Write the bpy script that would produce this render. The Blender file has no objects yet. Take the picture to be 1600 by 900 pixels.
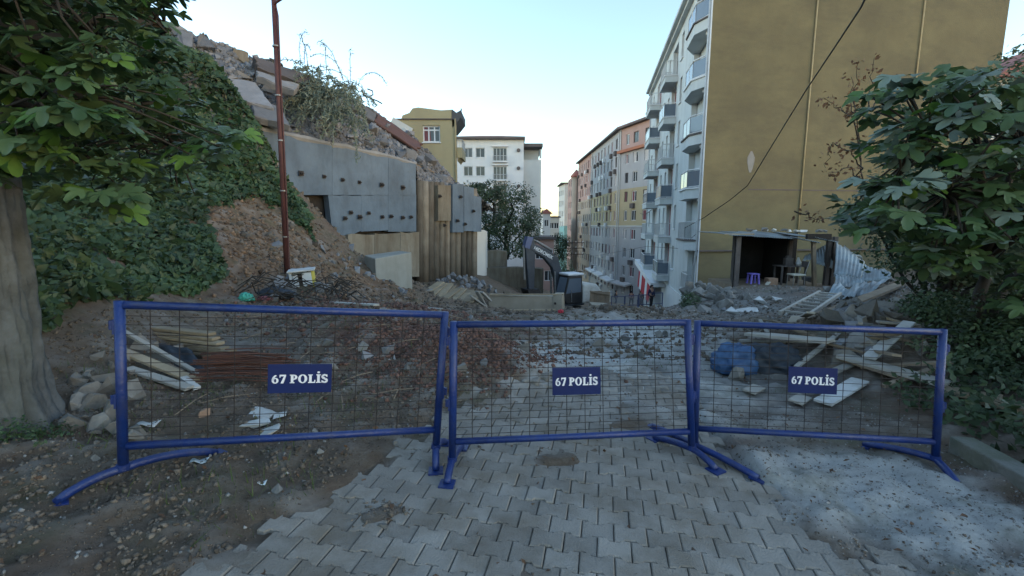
import bpy, bmesh, math, random
import numpy as np
from mathutils import Vector, Matrix, Euler, noise as mnoise
from mathutils.geometry import tessellate_polygon
random.seed(7); RNG = np.random.default_rng(11)
SC = bpy.context.scene
COL = SC.collection
PI = math.pi
# ------------------------------------------------------------------ camera, sky, sun, exposure
CAM_Z, PITCH, FPX = 1.72, math.radians(8.0), 711.0
cd = bpy.data.cameras.new("camera"); cam = bpy.data.objects.new("camera", cd); COL.objects.link(cam)
cd.sensor_width = 36; cd.lens = 16.0; cd.clip_start = 0.05; cd.clip_end = 6000
cam.location = (0, 0, CAM_Z); cam.rotation_euler = (PI/2 - PITCH, 0, 0)
SC.camera = cam
SUN_EL, SUN_AZ = math.radians(5.0), math.radians(115.0)      # sun almost down behind the hill on the left: the whole site lies in its shade
W = bpy.data.worlds.new("World"); SC.world = W; W.use_nodes = True
wn, wl = W.node_tree.nodes, W.node_tree.links
bg = wn["Background"]
sky = wn.new("ShaderNodeTexSky"); sky.sky_type = 'NISHITA'; sky.sun_disc = False
sky.sun_elevation = SUN_EL; sky.sun_rotation = SUN_AZ
sky.air_density = 1.0; sky.dust_density = 0.35; sky.ozone_density = 1.9; sky.altitude = 100
hsv = wn.new("ShaderNodeHueSaturation"); hsv.inputs["Saturation"].default_value = .87; wl.new(sky.outputs[0], hsv.inputs["Color"]); wl.new(hsv.outputs[0], bg.inputs[0]); bg.inputs[1].default_value = 0.15
sl = bpy.data.lights.new("sun", 'SUN'); sl.energy = 0.2; sl.angle = math.radians(15); sl.color = (1, .86, .68)
so = bpy.data.objects.new("sun", sl); COL.objects.link(so)
sd = Vector((-math.sin(SUN_AZ)*math.cos(SUN_EL), math.cos(SUN_AZ)*math.cos(SUN_EL), math.sin(SUN_EL)))
so.rotation_euler = sd.to_track_quat('Z', 'Y').to_euler(); so.location = (0, 0, 60)
vs = SC.view_settings; vs.view_transform = 'Standard'; vs.look = 'None'; vs.gamma = 1; vs.exposure = 2.5
SC.cycles.max_bounces = 6; SC.cycles.diffuse_bounces = 3; SC.cycles.transparent_max_bounces = 6
SC.cycles.caustics_reflective = False; SC.cycles.caustics_refractive = False

# ------------------------------------------------------------------ surveying: bearings measured from the viewpoint, with a distance, give world points
_c, _s = math.cos(PITCH), math.sin(PITCH)
def ray(px, py):
    u = (px-800)/FPX; v = (450-py)/FPX
    return np.array([u, _c+v*_s, -_s+v*_c])
EYE = np.array([0, 0, CAM_Z])
def at(px, py, Y):
    d = ray(px, py); return Vector(EYE + d*(Y/d[1]))
def gz(px, py, z=0.0):
    d = ray(px, py); return Vector(EYE + d*((z-CAM_Z)/d[2]))
def onplane(px, py, A, B):
    """where a bearing meets the upright plane through A and B"""
    d = ray(px, py); n = np.array([-(B[1]-A[1]), B[0]-A[0], 0.0])
    t = (n @ (np.array([A[0], A[1], 0])-EYE))/(n @ d)
    return Vector(EYE + d*t)

# ------------------------------------------------------------------ materials
MATS = {}
def lin(c):
    return tuple(((x/255)/12.92 if x/255 <= .04045 else ((x/255+.055)/1.055)**2.4) for x in c)
def mat(name, c1, c2=None, scale=3.0, rough=.85, bump=.25, bscale=25.0, rnd=.0, metal=0.0, spec=.3, stain=None, stain_scale=(1,1,1), stain_amt=.5, island=0.0, detail=6, coat=0.0):
    """c1/c2 mixed by a noise, an optional stretched stain, a random value per object or per loose piece, a fine bump"""
    m = bpy.data.materials.new(name); m.use_nodes = True; MATS[name] = m
    n, l = m.node_tree.nodes, m.node_tree.links
    b = n["Principled BSDF"]
    b.inputs["Roughness"].default_value = rough; b.inputs["Metallic"].default_value = metal
    b.inputs["Specular IOR Level"].default_value = spec
    if coat: b.inputs["Coat Weight"].default_value = coat; b.inputs["Coat Roughness"].default_value = .25
    geo = n.new("ShaderNodeNewGeometry")
    if c2 is None: c2 = tuple(x*.75 for x in c1)
    nz = n.new("ShaderNodeTexNoise"); nz.inputs["Scale"].default_value = scale; nz.inputs["Detail"].default_value = detail; nz.inputs["Roughness"].default_value = .65
    l.new(geo.outputs["Position"], nz.inputs["Vector"])
    rp = n.new("ShaderNodeValToRGB"); rp.color_ramp.elements[0].position = .32; rp.color_ramp.elements[1].position = .68
    rp.color_ramp.elements[0].color = (*c1, 1); rp.color_ramp.elements[1].color = (*c2, 1)
    l.new(nz.outputs["Fac"], rp.inputs["Fac"]); col = rp.outputs["Color"]
    if stain is not None:
        mp = n.new("ShaderNodeMapping"); mp.inputs["Scale"].default_value = stain_scale
        l.new(geo.outputs["Position"], mp.inputs["Vector"])
        n2 = n.new("ShaderNodeTexNoise"); n2.inputs["Scale"].default_value = 1.0; n2.inputs["Detail"].default_value = 5; n2.inputs["Roughness"].default_value = .7
        l.new(mp.outputs[0], n2.inputs["Vector"])
        r2 = n.new("ShaderNodeValToRGB"); r2.color_ramp.elements[0].position = .45; r2.color_ramp.elements[1].position = .7
        l.new(n2.outputs["Fac"], r2.inputs["Fac"])
        mm = n.new("ShaderNodeMath"); mm.operation = 'MULTIPLY'; mm.inputs[1].default_value = stain_amt; l.new(r2.outputs["Color"], mm.inputs[0])
        mx = n.new("ShaderNodeMix"); mx.data_type = 'RGBA'; l.new(mm.outputs[0], mx.inputs["Factor"])
        l.new(col, mx.inputs[6]); mx.inputs[7].default_value = (*stain, 1); col = mx.outputs[2]
    if rnd or island:
        hs = n.new("ShaderNodeHueSaturation"); l.new(col, hs.inputs["Color"])
        mr = n.new("ShaderNodeMapRange"); k = rnd or island
        mr.inputs[3].default_value = 1-k; mr.inputs[4].default_value = 1+k
        if rnd:
            oi = n.new("ShaderNodeObjectInfo"); l.new(oi.outputs["Random"], mr.inputs[0])
        else:
            l.new(geo.outputs["Random Per Island"], mr.inputs[0])
        l.new(mr.outputs[0], hs.inputs["Value"]); col = hs.outputs[0]
    l.new(col, b.inputs["Base Color"])
    if bump:
        n3 = n.new("ShaderNodeTexNoise"); n3.inputs["Scale"].default_value = bscale; n3.inputs["Detail"].default_value = 5
        l.new(geo.outputs["Position"], n3.inputs["Vector"])
        bp = n.new("ShaderNodeBump"); bp.inputs["Strength"].default_value = bump; bp.inputs["Distance"].default_value = .02
        l.new(n3.outputs["Fac"], bp.inputs["Height"]); l.new(bp.outputs[0], b.inputs["Normal"])
    return m
def leafmat(name, c1, c2, rough=.55, k=.45, trans=.25, dead=None):
    m = bpy.data.materials.new(name); m.use_nodes = True; MATS[name] = m
    n, l = m.node_tree.nodes, m.node_tree.links; b = n["Principled BSDF"]
    geo = n.new("ShaderNodeNewGeometry"); oi = n.new("ShaderNodeObjectInfo")
    add = n.new("ShaderNodeMath"); add.operation = 'ADD'; l.new(geo.outputs["Random Per Island"], add.inputs[0]); l.new(oi.outputs["Random"], add.inputs[1])
    fr = n.new("ShaderNodeMath"); fr.operation = 'FRACT'; l.new(add.outputs[0], fr.inputs[0])
    rp = n.new("ShaderNodeValToRGB"); e = rp.color_ramp.elements
    e[0].color = (*c1, 1); e[1].color = (*c2, 1)
    if dead: x = e.new(.97); x.color = (*c2, 1); e[-1].color = (*dead, 1)
    l.new(fr.outputs[0], rp.inputs["Fac"])
    nz = n.new("ShaderNodeTexNoise"); nz.inputs["Scale"].default_value = 1.1; nz.inputs["Detail"].default_value = 3; l.new(geo.outputs["Position"], nz.inputs["Vector"])
    mr = n.new("ShaderNodeMapRange"); mr.inputs[1].default_value = .3; mr.inputs[2].default_value = .7; mr.inputs[3].default_value = 1-k; mr.inputs[4].default_value = 1+k; l.new(nz.outputs["Fac"], mr.inputs[0])
    hs = n.new("ShaderNodeHueSaturation"); l.new(rp.outputs[0], hs.inputs["Color"]); l.new(mr.outputs[0], hs.inputs["Value"])
    l.new(hs.outputs[0], b.inputs["Base Color"]); b.inputs["Roughness"].default_value = rough; b.inputs["Specular IOR Level"].default_value = .32
    tr = n.new("ShaderNodeBsdfTranslucent"); l.new(hs.outputs[0], tr.inputs[0]); ms = n.new("ShaderNodeMixShader"); ms.inputs[0].default_value = trans
    l.new(b.outputs[0], ms.inputs[1]); l.new(tr.outputs[0], ms.inputs[2]); l.new(ms.outputs[0], n["Material Output"].inputs["Surface"])
    return m

M = {}
M['blue_paint'] = mat('blue_paint', (.006,.028,.155), (.004,.018,.10), 7, .42, .25, 60, spec=.5, stain=(.05,.055,.075), stain_scale=(11,11,7), stain_amt=.35)
M['sign_blue'] = mat('sign_blue', (.006,.019,.10), (.005,.014,.08), 3, .35, .05, spec=.5)
M['sign_white'] = mat('sign_white', (.75,.77,.82), (.62,.65,.72), 20, .5, 0)
M['wire'] = mat('wire', (.012,.012,.016), (.03,.022,.018), 8, .6, 0)
M['paver'] = mat('paver', (.262,.246,.22), (.18,.17,.152), 3.2, .9, .5, 90, rnd=.16, stain=(.15,.12,.085), stain_scale=(1.6,1.6,1.6), stain_amt=.75)
M['paver_far'] = mat('paver_far', (.262,.246,.22), (.18,.17,.152), 3.2, .9, .5, 90, island=.16, stain=(.125,.105,.075), stain_scale=(1.6,1.6,1.6), stain_amt=.8)
M['joint'] = mat('joint', (.075,.068,.058), (.045,.042,.038), 8, .95, .4, 60)
M['kerb'] = mat('kerb', (.15,.155,.145), (.09,.096,.085), 4, .92, .5, 40, stain=(.09,.10,.055), stain_scale=(2,2,2), stain_amt=.6)
M['concrete'] = mat('concrete', (.26,.262,.258), (.19,.192,.188), 1.5, .9, .35, 30, rnd=.12)
M['concrete_block'] = mat('concrete_block', (.30,.305,.28), (.235,.238,.215), 1.2, .9, .25, 30, stain=(.2,.19,.16), stain_scale=(5,5,.5), stain_amt=.5)
M['shotcrete'] = mat('shotcrete', (.128,.172,.222), (.092,.125,.165), .7, .92, .7, 9, rnd=.07, stain=(.065,.08,.098), stain_scale=(1.6,1.6,.7), stain_amt=.6)
M['tan_concrete'] = mat('tan_concrete', (.205,.188,.152), (.14,.125,.098), .9, .92, .5, 14, rnd=.15, stain=(.105,.08,.055), stain_scale=(2.5,2.5,.4), stain_amt=.85)
M['rust_pile'] = mat('rust_pile', (.19,.172,.14), (.10,.083,.065), .9, .92, .5, 14, rnd=.38, stain=(.085,.06,.04), stain_scale=(3.2,3.2,.25), stain_amt=.9)
M['dark_iron'] = mat('dark_iron', (.02,.02,.022), (.05,.04,.035), 10, .7, .2)
M['rust_pole'] = mat('rust_pole', (.10,.035,.032), (.055,.024,.024), 3, .6, .25, 40, stain=(.12,.06,.05), stain_scale=(12,12,.9), stain_amt=.6)
M['rubble'] = mat('rubble', (.215,.222,.235), (.145,.15,.16), 2, .95, .6, 18, rnd=.3, stain=(.17,.16,.145), stain_scale=(.7,.7,.7), stain_amt=.5)
M['stone'] = mat('stone', (.19,.185,.172), (.125,.12,.11), 6, .93, .5, 30, rnd=.35)
M['soil_clod'] = mat('soil_clod', (.155,.128,.10), (.095,.078,.062), 2.0, .95, .5, 60, island=.4)
M['earth_clod'] = mat('earth_clod', (.20,.135,.09), (.12,.08,.055), 2.0, .95, .5, 60, island=.5)
M['hill_clod'] = mat('hill_clod', (.19,.197,.21), (.115,.12,.13), 2.5, .95, .4, 60, island=.45)
M['red_clod'] = mat('red_clod', (.155,.088,.068), (.10,.06,.048), 2.5, .95, .5, 60, island=.45)
M['grey_clod'] = mat('grey_clod', (.25,.245,.232), (.165,.16,.15), 2.5, .95, .4, 60, island=.45)
M['hill_rubble'] = mat('hill_rubble', (.165,.175,.19), (.09,.095,.105), .8, .95, .9, 6, stain=(.13,.12,.11), stain_scale=(.5,.5,.5), stain_amt=.4, detail=10)
M['slab'] = mat('slab', (.12,.122,.128), (.08,.082,.086), 1.5, .93, .4, 20, rnd=.15)
M['red_sheet'] = mat('red_sheet', (.135,.075,.068), (.095,.06,.056), 2, .7, .3, 20, rnd=.2)
M['wood'] = mat('wood', (.32,.265,.185), (.22,.18,.12), 2, .85, .35, 50, rnd=.22, stain=(.15,.12,.085), stain_scale=(3,3,8), stain_amt=.5)
M['old_wood'] = mat('old_wood', (.23,.18,.125), (.15,.12,.09), 3, .9, .4, 50, rnd=.3)
M['grey_wood'] = mat('grey_wood', (.36,.345,.31), (.26,.25,.225), 2, .9, .4, 50, rnd=.2)
M['ply'] = mat('ply', (.34,.305,.245), (.26,.235,.185), 1.2, .8, .15, 30, stain=(.24,.20,.15), stain_scale=(2,2,2), stain_amt=.5)
M['white_board'] = mat('white_board', (.56,.57,.56), (.45,.46,.45), 3, .7, .15, 30, rnd=.12, stain=(.25,.23,.2), stain_scale=(3,3,3), stain_amt=.5)
M['zinc'] = mat('zinc', (.28,.335,.36), (.20,.24,.26), 1.6, .5, .15, 20, metal=.25, rnd=.12, stain=(.16,.13,.115), stain_scale=(2,2,2), stain_amt=.5)
M['tarp'] = mat('tarp', (.045,.11,.23), (.03,.07,.16), 5, .5, .5, 12, spec=.4)
M['dark_tarp'] = mat('dark_tarp', (.035,.045,.06), (.02,.028,.04), 5, .55, .5, 12)
M['rusty_bars'] = mat('rusty_bars', (.13,.06,.045), (.075,.04,.032), 6, .85, .3, 60, rnd=.25)
M['near_black'] = mat('near_black', (.018,.016,.015), (.03,.026,.024), 2, .9, .4, 15)  # near-black, for the shed's inner walls and beam and the knot hole
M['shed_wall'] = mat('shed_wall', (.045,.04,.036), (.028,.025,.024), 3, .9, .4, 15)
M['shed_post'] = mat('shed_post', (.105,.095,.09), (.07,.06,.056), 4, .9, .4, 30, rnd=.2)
M['purple'] = mat('purple', (.17,.14,.48), (.14,.11,.40), 3, .45, .05)
M['cream'] = mat('cream', (.55,.52,.43), (.45,.42,.34), 4, .6, .1)
M['steel'] = mat('steel', (.3,.3,.3), (.2,.2,.2), 5, .4, .1, metal=.6)
M['cardboard'] = mat('cardboard', (.34,.22,.15), (.24,.16,.11), 6, .9, .2)
M['bark'] = mat('bark', (.125,.138,.148), (.06,.066,.069), 5, .95, 1.0, 14, stain=(.06,.068,.045), stain_scale=(2.2,2.2,1.0), stain_amt=.5, detail=10)
M['twig'] = mat('twig', (.045,.04,.035), (.028,.026,.023), 8, .9, .3)
M['grey_wall'] = mat('grey_wall', (.57,.61,.62), (.50,.54,.55), .5, .85, .12, 30, stain=(.33,.345,.34), stain_scale=(1.2,1.2,.3), stain_amt=.45)
M['yellow_wall'] = mat('yellow_wall', (.180,.160,.092), (.130,.115,.070), .35, .92, .5, 30, stain=(.108,.097,.066), stain_scale=(.28,.28,.75), stain_amt=.75, detail=9)
M['white_trim'] = mat('white_trim', (.72,.73,.74), (.62,.63,.65), 2, .6, .1)
M['glass_dark'] = mat('glass_dark', (.03,.035,.045), (.05,.055,.06), .6, .12, 0, spec=.6, rnd=.4)
M['glass_blue'] = mat('glass_blue', (.10,.13,.17), (.13,.16,.2), .6, .08, 0, spec=.7, rnd=.2)
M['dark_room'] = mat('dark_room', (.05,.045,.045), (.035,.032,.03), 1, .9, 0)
M['curtain_red'] = mat('curtain_red', (.22,.08,.09), (.15,.06,.07), 4, .9, .2)
M['curtain_pale'] = mat('curtain_pale', (.55,.53,.52), (.42,.40,.40), 5, .9, .2)
M['pipe_grey'] = mat('pipe_grey', (.52,.54,.55), (.42,.44,.45), 4, .5, .1)
M['pipe_tan'] = mat('pipe_tan', (.42,.34,.2), (.33,.26,.14), 3, .6, .1)
M['cable'] = mat('cable', (.012,.012,.013), (.02,.02,.02), 3, .6, 0)
M['lilac_wall'] = mat('lilac_wall', (.40,.405,.42), (.35,.355,.37), .3, .9, .15, stain=(.30,.29,.29), stain_scale=(.8,.8,.2), stain_amt=.4)
M['ochre_wall'] = mat('ochre_wall', (.41,.355,.235), (.36,.31,.205), .3, .9, .15)
M['pink_wall'] = mat('pink_wall', (.42,.285,.255), (.36,.245,.22), .3, .9, .15)
M['beige_wall'] = mat('beige_wall', (.37,.315,.262), (.31,.262,.215), .3, .9, .15)
M['orange_tile'] = mat('orange_tile', (.40,.17,.10), (.32,.13,.08), 1, .85, .3)
M['teal_wall'] = mat('teal_wall', (.22,.42,.42), (.19,.36,.37), .5, .9, .1)
M['pale_wall'] = mat('pale_wall', (.60,.60,.57), (.53,.53,.50), .4, .9, .15)
M['white_wall'] = mat('white_wall', (.66,.68,.69), (.60,.62,.63), .3, .9, .12, stain=(.48,.49,.49), stain_scale=(.6,.6,.2), stain_amt=.35)
M['tan_wall'] = mat('tan_wall', (.42,.36,.22), (.37,.315,.19), .4, .9, .2, stain=(.30,.25,.16), stain_scale=(.8,.8,.3), stain_amt=.5)
M['roof_red'] = mat('roof_red', (.36,.15,.13), (.28,.12,.10), 1, .85, .3)
M['roof_dark'] = mat('roof_dark', (.13,.11,.105), (.09,.08,.08), 1, .8, .2)
M['black_paint'] = mat('black_paint', (.015,.016,.018), (.025,.025,.027), 3, .45, .1, spec=.5)
M['machine_grey'] = mat('machine_grey', (.06,.07,.085), (.04,.048,.06), 3, .5, .1)
M['machine_blue'] = mat('machine_blue', (.10,.13,.24), (.08,.10,.19), 3, .5, .1)
M['machine_white'] = mat('machine_white', (.62,.61,.57), (.5,.49,.46), 3, .5, .1, stain=(.3,.25,.18), stain_scale=(2,2,2), stain_amt=.5)
M['red_paint'] = mat('red_paint', (.45,.03,.05), (.36,.025,.04), 3, .6, .1)
M['box_white'] = mat('box_white', (.55,.60,.62), (.46,.50,.52), 4, .6, .1)
M['yellow_paint'] = mat('yellow_paint', (.55,.48,.10), (.45,.40,.09), 4, .6, .1)
M['teal_bag'] = mat('teal_bag', (.06,.35,.27), (.05,.27,.21), 6, .45, .3)
M['paper'] = mat('paper', (.55,.62,.63), (.48,.54,.55), 6, .8, .1, rnd=.15)
M['skin'] = mat('skin', (.42,.25,.18), (.38,.22,.16), 6, .6, 0)
M['black_cloth'] = mat('black_cloth', (.015,.015,.02), (.03,.03,.035), 6, .9, .1)
M['navy_cloth'] = mat('navy_cloth', (.03,.04,.10), (.025,.03,.08), 6, .9, .1)
M['pink_cloth'] = mat('pink_cloth', (.50,.28,.27), (.42,.22,.22), 6, .9, .1)
M['jean_cloth'] = mat('jean_cloth', (.08,.10,.17), (.06,.08,.13), 6, .9, .1)
M['far_ground'] = mat('far_ground', (.10,.11,.085), (.16,.15,.13), .01, .95, 0)
M['fig_leaf'] = leafmat('fig_leaf', (.036,.072,.032), (.08,.13,.052), .42, .35, .22)
M['fig_leaf_light'] = leafmat('fig_leaf_light', (.06,.14,.03), (.12,.22,.045), .45, .25, .3)
M['fig_leaf_dusty'] = leafmat('fig_leaf_dusty', (.10,.145,.115), (.17,.225,.18), .5, .25, .2)
M['bush_leaf'] = leafmat('bush_leaf', (.026,.048,.022), (.058,.092,.042), .5, .5, .2)
M['ivy_leaf'] = leafmat('ivy_leaf', (.024,.052,.022), (.062,.105,.048), .45, .5, .2)
M['tree_leaf'] = leafmat('tree_leaf', (.06,.09,.05), (.13,.165,.095), .55, .4, .25)
M['dusty_leaf'] = leafmat('dusty_leaf', (.15,.18,.135), (.225,.255,.20), .7, .3, .2)
M['brown_leaf'] = leafmat('brown_leaf', (.09,.05,.03), (.14,.08,.045), .7, .3, .2)
M['grass'] = leafmat('grass', (.05,.085,.025), (.10,.13,.045), .6, .3, .3)

# ------------------------------------------------------------------ mesh building
def wloc(o):
    v = Vector((0, 0, 0))
    while o is not None: v += o.location; o = o.parent
    return v
class MB:
    def __init__(s): s.v = []; s.f = []; s.m = []; s.k = 0
    def face(s, pts, mi=None):
        i = len(s.v); s.v += [tuple(p) for p in pts]; s.f.append(tuple(range(i, i+len(pts)))); s.m.append(s.k if mi is None else mi); return s
    def add(s, vs, fs):
        i = len(s.v); s.v += [tuple(p) for p in vs]; s.f += [tuple(q+i for q in f) for f in fs]; s.m += [s.k]*len(fs); return s
    def hexa(s, p):            # 8 points: bottom 4, top 4
        return s.add(p, [(3,2,1,0),(4,5,6,7),(0,1,5,4),(1,2,6,5),(2,3,7,6),(3,0,4,7)])
    def box(s, c, size, rot=None):
        c = Vector(c); h = Vector(size)/2; pts = []
        for z in (-1, 1):
            for x, y in ((-1,-1),(1,-1),(1,1),(-1,1)):
                q = Vector((x*h.x, y*h.y, z*h.z))
                if rot is not None: q = rot @ q
                pts.append(c+q)
        return s.hexa(pts)
    def bar(s, p, q, w, h, up=(0,0,1)):
        p, q = Vector(p), Vector(q); d = (q-p).normalized(); up = Vector(up)
        if abs(d.dot(up)) > .98: up = Vector((1,0,0))
        a = d.cross(up).normalized()*w/2; b = a.cross(d).normalized()*h/2
        return s.hexa([p-a-b, p+a-b, q+a-b, q-a-b, p-a+b, p+a+b, q+a+b, q-a+b])
    def tube(s, pts, r, n=8, cap=True):
        pts = [Vector(p) for p in pts]; N = len(pts); rr = r if isinstance(r, (list, tuple)) else [r]*N
        t0 = (pts[1]-pts[0]).normalized(); a = t0.cross(Vector((0,0,1)))
        if a.length < .05: a = t0.cross(Vector((1,0,0)))
        a.normalize(); vs, fs = [], []
        for i, p in enumerate(pts):
            t = (pts[min(i+1, N-1)]-pts[max(i-1, 0)]).normalized()
            a = (a - t*a.dot(t)).normalized(); b = t.cross(a)
            for k in range(n):
                w = 2*PI*k/n; vs.append(p + (a*math.cos(w)+b*math.sin(w))*rr[i])
        for i in range(N-1):
            for k in range(n):
                fs.append((i*n+k, i*n+(k+1) % n, (i+1)*n+(k+1) % n, (i+1)*n+k))
        if cap: fs.append(tuple(range(n-1, -1, -1))); fs.append(tuple((N-1)*n+k for k in range(n)))
        return s.add(vs, fs)
    def prism(s, poly, off):   # polygon of 3-D points, extruded by a vector
        poly = [Vector(p) for p in poly]; off = Vector(off); n = len(poly)
        nm = Vector((0,0,0))
        for i in range(n): nm += poly[i].cross(poly[(i+1) % n])
        if nm.dot(off) > 0: poly.reverse()
        return s.add(poly+[p+off for p in poly], [tuple(range(n)), tuple(range(2*n-1, n-1, -1))]+[((i+1) % n, i, n+i, n+(i+1) % n) for i in range(n)])
    def grid(s, nu, nv, fn):
        vs = [fn(i/(nu-1), j/(nv-1)) for j in range(nv) for i in range(nu)]
        return s.add(vs, [(j*nu+i, j*nu+i+1, (j+1)*nu+i+1, (j+1)*nu+i) for j in range(nv-1) for i in range(nu-1)])
    def mesh(s, name, mats, smooth=False, org=None):
        me = bpy.data.meshes.new(name); v = s.v
        if org is not None: v = [(p[0]-org.x, p[1]-org.y, p[2]-org.z) for p in v]
        me.from_pydata(v, [], s.f)
        for m in (mats if isinstance(mats, (list, tuple)) else [mats]): me.materials.append(MATS[m] if isinstance(m, str) else m)
        if isinstance(mats, (list, tuple)): me.polygons.foreach_set('material_index', s.m)
        if smooth: me.polygons.foreach_set('use_smooth', [True]*len(me.polygons))
        me.update(); return me
    def build(s, name, mats, parent=None, smooth=False):
        o = bpy.data.objects.new(name, s.mesh(name, mats, smooth, wloc(parent) if parent else None)); COL.objects.link(o)
        if parent: o.parent = parent
        return o
def tag(o, label=None, cat=None, group=None, kind=None):
    if label: o['label'] = label
    if cat: o['category'] = cat
    if group: o['group'] = group
    if kind: o['kind'] = kind
    return o
def thing(name, loc, label, cat, group=None):
    o = bpy.data.objects.new(name, None); COL.objects.link(o); o.location = loc; o.empty_display_size = .2
    return tag(o, label, cat, group)
def inst(name, me, parent=None, loc=(0,0,0), rot=(0,0,0), sc=None):
    o = bpy.data.objects.new(name, me); COL.objects.link(o); o.location = loc; o.rotation_euler = rot
    if sc is not None: o.scale = (sc, sc, sc) if isinstance(sc, (int, float)) else sc
    if parent: o.parent = parent
    return o
def bevel(o, w=.01, seg=2):
    m = o.modifiers.new("bevel", 'BEVEL'); m.width = w; m.segments = seg; m.limit_method = 'ANGLE'; m.angle_limit = math.radians(40); return o
def hullmesh(name, pts, m, smooth=False):
    bm = bmesh.new()
    for p in pts: bm.verts.new(p)
    r = bmesh.ops.convex_hull(bm, input=bm.verts)
    bmesh.ops.delete(bm, geom=[g for g in r['geom_interior'] if isinstance(g, bmesh.types.BMVert)], context='VERTS')
    me = bpy.data.meshes.new(name); bm.to_mesh(me); bm.free(); me.materials.append(MATS[m])
    return me
def chunk(name, m, flat=1.0, n=14, sx=1.0, sy=1.0):
    pts = []
    for i in range(n):
        p = Vector((random.gauss(0,1), random.gauss(0,1), random.gauss(0,1))).normalized()
        p = Vector([max(-.72, min(.72, q)) for q in p])*random.uniform(.8, 1.05)
        pts.append((p.x*.62*sx, p.y*.62*sy, p.z*.62*flat))
    return hullmesh(name, pts, m)
def cloud(name, tv, tf, P, R, S, m, parent=None, smooth=False):
    """many copies of a small template joined in one mesh: P positions, R 3x3 rotations, S sizes"""
    tv = np.asarray(tv, float); n, k = len(P), len(tv)
    V = (np.einsum('nij,kj->nki', R, tv)*np.asarray(S)[:, None, None] + np.asarray(P)[:, None, :]).reshape(-1, 3)
    if parent is not None: V = V - np.array(wloc(parent))
    me = bpy.data.meshes.new(name); lens = np.array([len(f) for f in tf]); flat = np.concatenate([np.array(f) for f in tf])
    loops = (flat[None, :]+(np.arange(n)*k)[:, None]).ravel(); tot = np.tile(lens, n); st = np.concatenate([[0], np.cumsum(tot)[:-1]])
    me.vertices.add(n*k); me.vertices.foreach_set('co', V.ravel())
    me.loops.add(len(loops)); me.loops.foreach_set('vertex_index', loops.astype(np.int32))
    me.polygons.add(len(tot)); me.polygons.foreach_set('loop_start', st.astype(np.int32)); me.polygons.foreach_set('loop_total', tot.astype(np.int32))
    me.update(calc_edges=True); me.validate(); me.materials.append(MATS[m])
    if smooth: me.polygons.foreach_set('use_smooth', [True]*len(me.polygons))
    o = bpy.data.objects.new(name, me); COL.objects.link(o)
    if parent is not None: o.parent = parent
    return o
def frames(Z, spin=None):
    """rotation matrices whose third column is Z"""
    Z = Z/np.linalg.norm(Z, axis=1, keepdims=True); A = RNG.normal(size=Z.shape)
    X = np.cross(A, Z); X /= np.linalg.norm(X, axis=1, keepdims=True); Y = np.cross(Z, X)
    return np.stack([X, Y, Z], axis=2)
LEAF_V = [(0,-.5,0),(.27,-.15,.06),(.24,.2,.05),(0,.55,-.04),(-.24,.2,.05),(-.27,-.15,.06),(0,0,-.02)]
LEAF_F = [(6,0,1),(6,1,2),(6,2,3),(6,3,4),(6,4,5),(6,5,0)]
LEAF4_V = [(0,-.5,0),(.28,0,.07),(0,.55,-.03),(-.28,0,.07)]
LEAF4_F = [(0,1,2),(0,2,3)]
def fnoise(x, y, z=0.0, o=4): return mnoise.fractal(Vector((x, y, z)), 1.0, 2.1, o)

# ------------------------------------------------------------------ lie of the land: a smooth surface through surveyed heights
CP = [(-8,-4,.6),(-3.5,-3,.3),(0,-4,.1),(4,-3,.1),(8,-4,.4),(0,0,.02),(-2,0,.1),(2.5,0,-.02),
      (0,2.5,0),(0,4,0),(1.7,3,-.03),(1.5,5,-.03),(3.2,3,-.09),(3.2,4.3,-.12),(-1,3,.04),(-2.3,2.5,.2),(-3.5,2.2,.32),(-4.5,3.0,.5),
      (-2.6,3.6,.2),(-1.6,4.2,.10),(0,6,-.05),(2.6,6.2,-.15),(4.3,3.0,.05),(5,5,.15),(5.8,6.5,.3),(7,4,.5),(6,1,.2),
      (2,8.5,-.25),(0,8,-.1),(-2,6.5,.05),(-3.4,5.2,.15),(-3.2,7.6,.25),(4.3,7.2,-.05)]
for q in [(880,497,10.5),(800,494,11),(700,488,11.5),(960,499,11),(620,470,13),(560,452,13.2),(500,452,11),(450,432,10),(420,470,8),(330,465,7.4),(240,470,6.2),(160,470,5.2),
          (150,400,6.5),(100,300,7.5),(200,320,9),(300,300,11),(300,200,13.2),(200,200,11.2),(100,200,9),(270,70,17),(100,80,12),(0,100,9),(0,350,5.6),(-200,300,6),(-200,0,10),
          (380,330,12.2),(430,390,11.2),(340,120,15.2),(395,190,15),(650,447,17.5),(740,437,24),
          (690,462,17),(800,470,23),(890,493,26),(780,440,28),
          (1160,448,17),(1300,451,16.6),(1240,449,19.5),(1400,445,15),(1150,470,13.5),(1100,474,14.6),(1250,472,13),(1080,500,12.2),(1350,470,11.6),(1180,497,10.5),(1450,440,10.5),(1560,420,9.5),
          (1330,520,8),(1420,520,7.2),(1000,503,9.5),(1090,520,7.4)]:
    CP.append(tuple(at(*q)))
_wa, _wb = at(405,300,15), at(650,300,21); _d = (_wb-_wa).normalized(); _n = Vector((_d.y,-_d.x,0))
for q in [(396,215),(420,262),(440,284),(462,304),(484,332),(503,360),(520,384),(548,404),(585,424),(625,438)]:      # the bank meets the wall along this line
    for o_ in (.35, -1.6): CP.append(tuple(onplane(*q, _wa, _wb)+_n*o_))
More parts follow.
